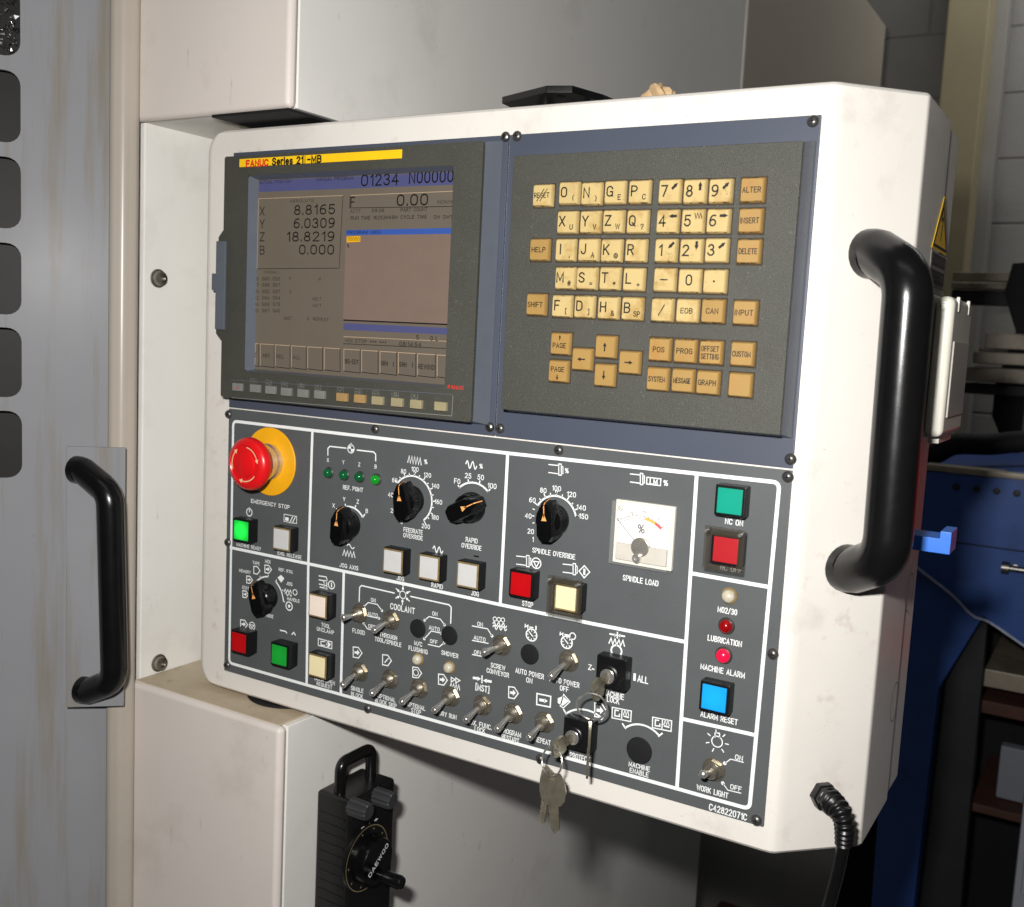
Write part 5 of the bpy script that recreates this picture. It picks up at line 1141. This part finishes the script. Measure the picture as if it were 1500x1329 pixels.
kt = rc1 + Vector((.0015, -.004, -.0108)); add_key(ks, kt, R_(-64), 0.05, 'key', 'keym', .0075)
# set two: lower lock with two keys on a ring
k2 = thing('key_set', kB + Vector((0, 0, -.04)), 'steel key in the PROTECT switch with two keys hanging below on a ring', 'keys', 'key sets in the panel locks')
e2 = lock_key(k2, kB, d4(118, 806), .040, .0075)
rc2 = onY(d4(115, 868), -.040)
MB().tube(ring_path(rc2, .0112, Vector((.9, -.3, .1)).normalized(), Vector((0, .2, 1)).normalized()), .0008, 0, 8, False).build('split_ring', 'chrome', k2)
add_key(k2, rc2 + Vector((.0020, -.002, -.0110)), R_(12), R_(-6), 'key', 'keym', .0108); add_key(k2, rc2 + Vector((-.0030, .0035, -.0112)), R_(-28), R_(10), 'key', 'keym', .0105)

# ================================================================== PULSE GENERATOR on the machine side
ph = thing('handheld_pulse_generator', (X1 + .03, .09, .70), 'black handheld pulse generator with crank dial hung on the grey machine side', 'hand controller')
FWl = frame((X1, 0, 0), (0, 1, 0), (0, 0, 1))
hd = .047
def pw(p, n=hd): return onX(p, X1 + n)
f_tl = pw((512, 1160)); f_tr = pw((574, 1130)); 
y0 = pw((515, 1180)).y; y1 = y0 + .070; zt = pw((514, 1176)).z
b = MB(); b.box((y0, zt - .30, .002), (y1, zt, hd), 0, FWl, .004, 3)
for k in range(26): b.box((y0 - .0005, zt - .02 - .010 * k, .008), (y0 + .001, zt - .0225 - .010 * k, hd - .008), 0, FWl)
b.build('body', 'blackp', ph)
b = MB(); P = [FWl @ Vector(p) for p in ((y0 + .010, zt - .003, hd * .5), (y0 + .010, zt + .030, hd * .5), (y1 - .012, zt + .030, hd * .5), (y1 - .012, zt - .003, hd * .5))]
b.tube(fillet(P, .010, 8), .0058, 0, 14); b.build('carry_handle', 'blackh', ph, 60)
for p in ((535, 1188), (570, 1172)):
    q = onX(p, X1 + hd + .016); b = MB(); seg = 24
    rg = lambda r_, h_: [(q.y + (r_ + (.0006 if k % 2 else -.0006)) * math.cos(2 * PI * k / seg), q.z + (r_ + (.0006 if k % 2 else -.0006)) * math.sin(2 * PI * k / seg), h_) for k in range(seg)]
    b.loft([rg(.0085, hd - .001), rg(.0085, hd + .018), rg(.0070, hd + .021)], 0, FWl); b.build('selector_knob', 'gknob', ph)
dc = pw((541, 1258), hd + .006)
b = MB(); b.lathe([(.0330, hd - .001), (.0330, hd + .002), (.0315, hd + .003)], (dc.y, dc.z), 0, FWl, 48); b.disc((dc.y, dc.z), .0328, hd + .0034, 1, FWl, 48, .0318)
for k in range(10):
    a = 2 * PI * k / 10; b.disc((dc.y + .0285 * math.cos(a), dc.z + .0285 * math.sin(a)), .0011, hd + .0034, 1, FWl, 8)
b.build('dial_scale', ['blackp', 'dimy'], ph)
b = MB(); b.lathe([(.0245, hd + .002), (.0240, hd + .014), (.0225, hd + .017), (.0004, hd + .017)], (dc.y, dc.z), 0, FWl, 48)
put_text(b, 'DAEWOO', (dc.y, dc.z + .002), .0050, hd + .0175, .036, 1, FWl, .02, R_(38)); wh = b.build('hand_wheel', ['knob', 'ink'], ph)
b = MB(); b.lathe([(.0040, hd + .016), (.0040, hd + .020), (.0066, hd + .022), (.0070, hd + .040), (.0058, hd + .043), (.0003, hd + .0435)], (dc.y + .006, dc.z - .0165), 0, FWl, 20); b.build('crank_grip', 'blackh', wh)
b = MB(); q = pw((541, 1206)); 
put_text(b, '- | +', (q.y, q.z), .005, hd + .0004, .026, 0, FWl, .03); b.build('printed_marks', 'ink', ph)

# ================================================================== small things and shop background
b = MB(); bm_ = bmesh.new(); bmesh.ops.create_icosphere(bm_, subdivisions=3, radius=1)
for v in bm_.verts:
    s_ = 1 + .18 * math.sin(5 * v.co.x + 3 * v.co.z) + .12 * math.cos(9 * v.co.y + 4 * v.co.x); v.co = Vector((v.co.x * .0135 * s_, v.co.y * .011 * s_, max(-.35, v.co.z) * .0105 * s_))
qr = onY((968, 131), .03); bz = PZ1 + .0035
b.bm(bm_, 0, Matrix.Translation((qr.x, .03, bz))); tag(b.build('crumpled_rag', 'rag'), 'small crumpled tan rag lying on top of the cream pendant', 'rag')

# blue machine stand
BYF = 1.25
def bp(p, Y=BYF): return onY(p, Y)
st = thing('bandsaw_stand', (0.75, 1.5, 0), 'dark blue steel machine base with leg and open shelves behind the pendant', 'machine base')
tl = bp((1372, 692)); 
def poly3(name, pts, y0, y1, mt, parent=st):     # outline in the X-Z plane, extruded in depth
    b = MB(); b.prism([(p.x, p.z) for p in pts], -y1, -y0, 0, FP, .004); return b.build(name, mt, parent)
lower = [bp(p) for p in ((1366, 850), (1500, 948))]
hx1 = .735
sl = (lower[1].z - lower[0].z) / (lower[1].x - lower[0].x)
zt_ = tl.z
P = [Vector((tl.x - .10, 0, lower[0].z + .03)), Vector((lower[0].x, 0, lower[0].z)), Vector((lower[1].x, 0, lower[1].z)), Vector((hx1, 0, lower[1].z - .05)), Vector((hx1, 0, zt_ + .03)), Vector((tl.x - .02, 0, zt_)), Vector((tl.x - .10, 0, zt_ - .03))]
poly3('upper_cabinet', P, BYF, BYF + .45, 'bluem')
lg = [bp(p, BYF + .02) for p in ((1440, 905), (1375, 1010), (1344, 1329))]
gl0 = bp((1284, 1329), BYF + .02); zl = 0.02
P = [Vector((gl0.x - .004, 0, zl)), Vector((bp((1344, 1329), BYF + .02).x - .01, 0, zl)), Vector((lg[1].x, 0, lg[1].z)), Vector((lg[0].x, 0, lg[0].z)), Vector((lg[0].x, 0, zt_ - .1)), Vector((tl.x - .06, 0, zt_ - .1))]
poly3('leg', P, BYF + .02, BYF + .07, 'bluem')
P = [Vector((bp((1344, 1329), BYF + .02).x - .008, 0, zl)), Vector((bp((1412, 1329), BYF + .1).x, 0, zl)), Vector((bp((1448, 925), BYF + .1).x, 0, lg[0].z)), Vector((lg[0].x + .003, 0, lg[0].z + .02)), Vector((lg[1].x + .003, 0, lg[1].z))]
poly3('leg_flange', P, BYF + .072, BYF + .10, 'darkm')
b = MB(); b.box((tl.x - .2, BYF + .46, .02), (.735, BYF + .50, zt_ - .1)); b.build('back_panel', 'blackm', st)
for z0, z1, yo, mt, nm in ((bp((1470, 1040)).z, bp((1470, 1012)).z, .12, 'barst', 'shelf'), (bp((1470, 1085)).z, bp((1470, 1064)).z, .13, 'brown', 'shelf'), (bp((1470, 1250)).z, bp((1470, 1236)).z, .15, 'brown', 'shelf')):
    x0_ = bp((1436, 1040), BYF + yo).x; MB().box((x0_, BYF + yo, z0), (.735, BYF + .44, z1), bev=.003).build(nm, mt, st)
qa, qb = bp((1466, 1092), BYF + .2), bp((1466, 1170), BYF + .2)
MB().box((qa.x, BYF + .2, qb.z), (qa.x + .13, BYF + .23, qa.z), bev=.004).build('grey_tray', 'greyb', st)
q = onY((1487, 832), BYF); Mb = frame((q.x, BYF, q.z), (1, 0, 0), (0, 0, 1))
b = MB(); b.lathe([(.007, 0.0), (.007, .004), (.0055, .005)], (0, 0), 0, Mb, 12)
Mx = frame((q.x - .012, BYF - .012, q.z), (0, 0, 1), (0, 1, 0)); 
b.tube([(q.x - .02, BYF - .012, q.z), (q.x - .008, BYF - .012, q.z), (q.x - .0079, BYF - .012, q.z), (q.x + .12, BYF - .012, q.z)], [.011, .011, .0055, .0055], 0, 12); b.build('bolt', 'steel', st)
MB().box((tl.x - .02, BYF - .006, zt_ + .002), (hx1, BYF + .03, zt_ + .014), bev=.003).build('top_rail', 'barst', st)
for k in range(4):
    bx_ = bp((1400 + 30 * k, 720)); b = MB(); b.lathe([(.006, 0), (.006, .003), (.004, .004)], (0, 0), 0, frame((bx_.x, BYF, zt_ - .022), (1, 0, 0), (0, 0, 1)), 10); b.build('screw', 'darkm', st)
sq = bp((1440, 800)); MB().box((tl.x - .09, BYF - .0015, sq.z - .001), (hx1 - .002, BYF + .002, sq.z + .001)).build('panel_seam', 'blackm', st)
# dirty cord hanging across the blue cabinet
P = [bp(p, BYF - .012) for p in ((1330, 820), (1362, 846), (1395, 872), (1425, 902), (1450, 912), (1500, 946), (1540, 970))]
tag(MB().tube(smooth(P), .0024, 0, 8).build('dirty_cord', 'cord'), 'dirty pale cord hanging diagonally across the blue machine base', 'cord')
# black hose lying on the cabinet
P = [Vector((bp((1290, 720)).x, BYF + .1, zt_ + .021)), Vector((bp((1345, 700)).x, BYF + .1, zt_ + .021)), Vector((bp((1385, 668)).x, BYF + .1, zt_ + .045)), Vector((bp((1440, 660)).x, BYF + .12, zt_ + .05)), Vector((bp((1500, 655)).x, BYF + .14, zt_ + .060)), Vector((bp((1600, 660)).x, BYF + .2, zt_ + .052))]
tag(MB().tube(smooth(P), .020, 0, 14).build('rubber_hose', 'blackm'), 'thick black rubber hose lying along the top of the blue machine base', 'hose')
# bar rack behind: uprights and horizontal steel bars
rk = thing('bar_rack', (0.6, 2.2, 0), 'black upright rack holding horizontal steel bars before the block wall', 'rack')
RY = 2.05
def rp(p, Y=RY): return onY(p, Y)
for xa, xb in ((1484, 1530),):
    pass
b = MB(); a = rp((1483, 390)); c = rp((1520, 390)); b.prism([(a.x, 0), (c.x, 0), (c.x, rp((1490, 383)).z), (a.x, rp((1490, 386)).z), (a.x - .012, rp((1480, 430)).z), (rp((1488, 485)).x, rp((1488, 486)).z), (rp((1458, 560)).x, rp((1458, 562)).z), (rp((1458, 560)).x, rp((1458, 610)).z), (rp((1470, 650)).x, rp((1470, 650)).z), (rp((1470, 650)).x, 0)][::-1], -RY - .06, -RY, 0, FP); b.build('upright', 'blackm', rk)
MB().box((1.15, RY, 0), (1.22, RY + .06, 1.8)).build('upright', 'blackm', rk)
bars = [((1396, 398), 412, 'barst', .10, 'grey steel bar resting topmost on the rack behind the pendant'), ((1394, 413), 424, 'barst', .07, 'narrow steel bar resting just under the topmost rack bar'), ((1394, 424), 447, 'darkm', .09, 'dark steel channel below the two upper bars on the rack'),
        ((1444, 487), 512, 'barst', -.05, 'short pale steel bar lying on the longer brown bar of the rack'), ((1426, 514), 534, 'barst', -.06, 'long brownish steel bar under the short pale bar on the rack'), ((1416, 536), 560, 'barst', -.03, 'weathered wide steel bar lowest of the pale rack bars'), ((1412, 560), 578, 'darkm', .0, 'dark steel angle under the weathered wide rack bar')]
for (p, yb, mt, dy, lb) in bars:
    a = rp(p, RY + dy - .03); zb_ = rp((p[0] + 20, yb), RY + dy - .03).z
    tag(MB().box((a.x, RY + dy - .03, zb_ + .001), (1.3, RY + dy + (.085 if dy < 0.01 else -.032 + .04), a.z - .001), bev=.003).build('steel_bar', mt), lb, 'steel bar')
# dark box with a red lid low beside the machine wall
q = onY((1027, 1300), 1.3); q.z -= .10; b = MB()
b.box((q.x, 1.3, 0.0), (q.x + .075, 1.45, q.z - .012), 0, I4, .004); b.box((q.x - .002, 1.298, q.z - .0115), (q.x + .077, 1.452, q.z), 1, I4, .003)
tag(b.build('waste_bin', ['darkm', 'darkred']), 'black bin with a red lid standing low behind the machine wall', 'bin')
# unseen cabinet with red drawers, added for its reflection in the glossy flank
rc_ = thing('reflection_cabinet', (1.0, 1.0, 0), 'unseen grey cabinet with two red drawers, added for the red reflection in the pendant side', 'cabinet')
MB().box((.69, .80, .0), (1.35, 1.18, 1.30), bev=.006).build('body', 'greyb', rc_)
for z0, z1 in ((.10, .36), (.39, .65), (.68, .94)): MB().box((.70, .788, z0), (1.34, .7995, z1), bev=.003).build('drawer', 'greyb', rc_)
for z0, z1 in ((.965, 1.035), (1.13, 1.29)): MB().box((.695, .782, z0), (1.345, .7995, z1), bev=.003).build('drawer', 'redcab', rc_)
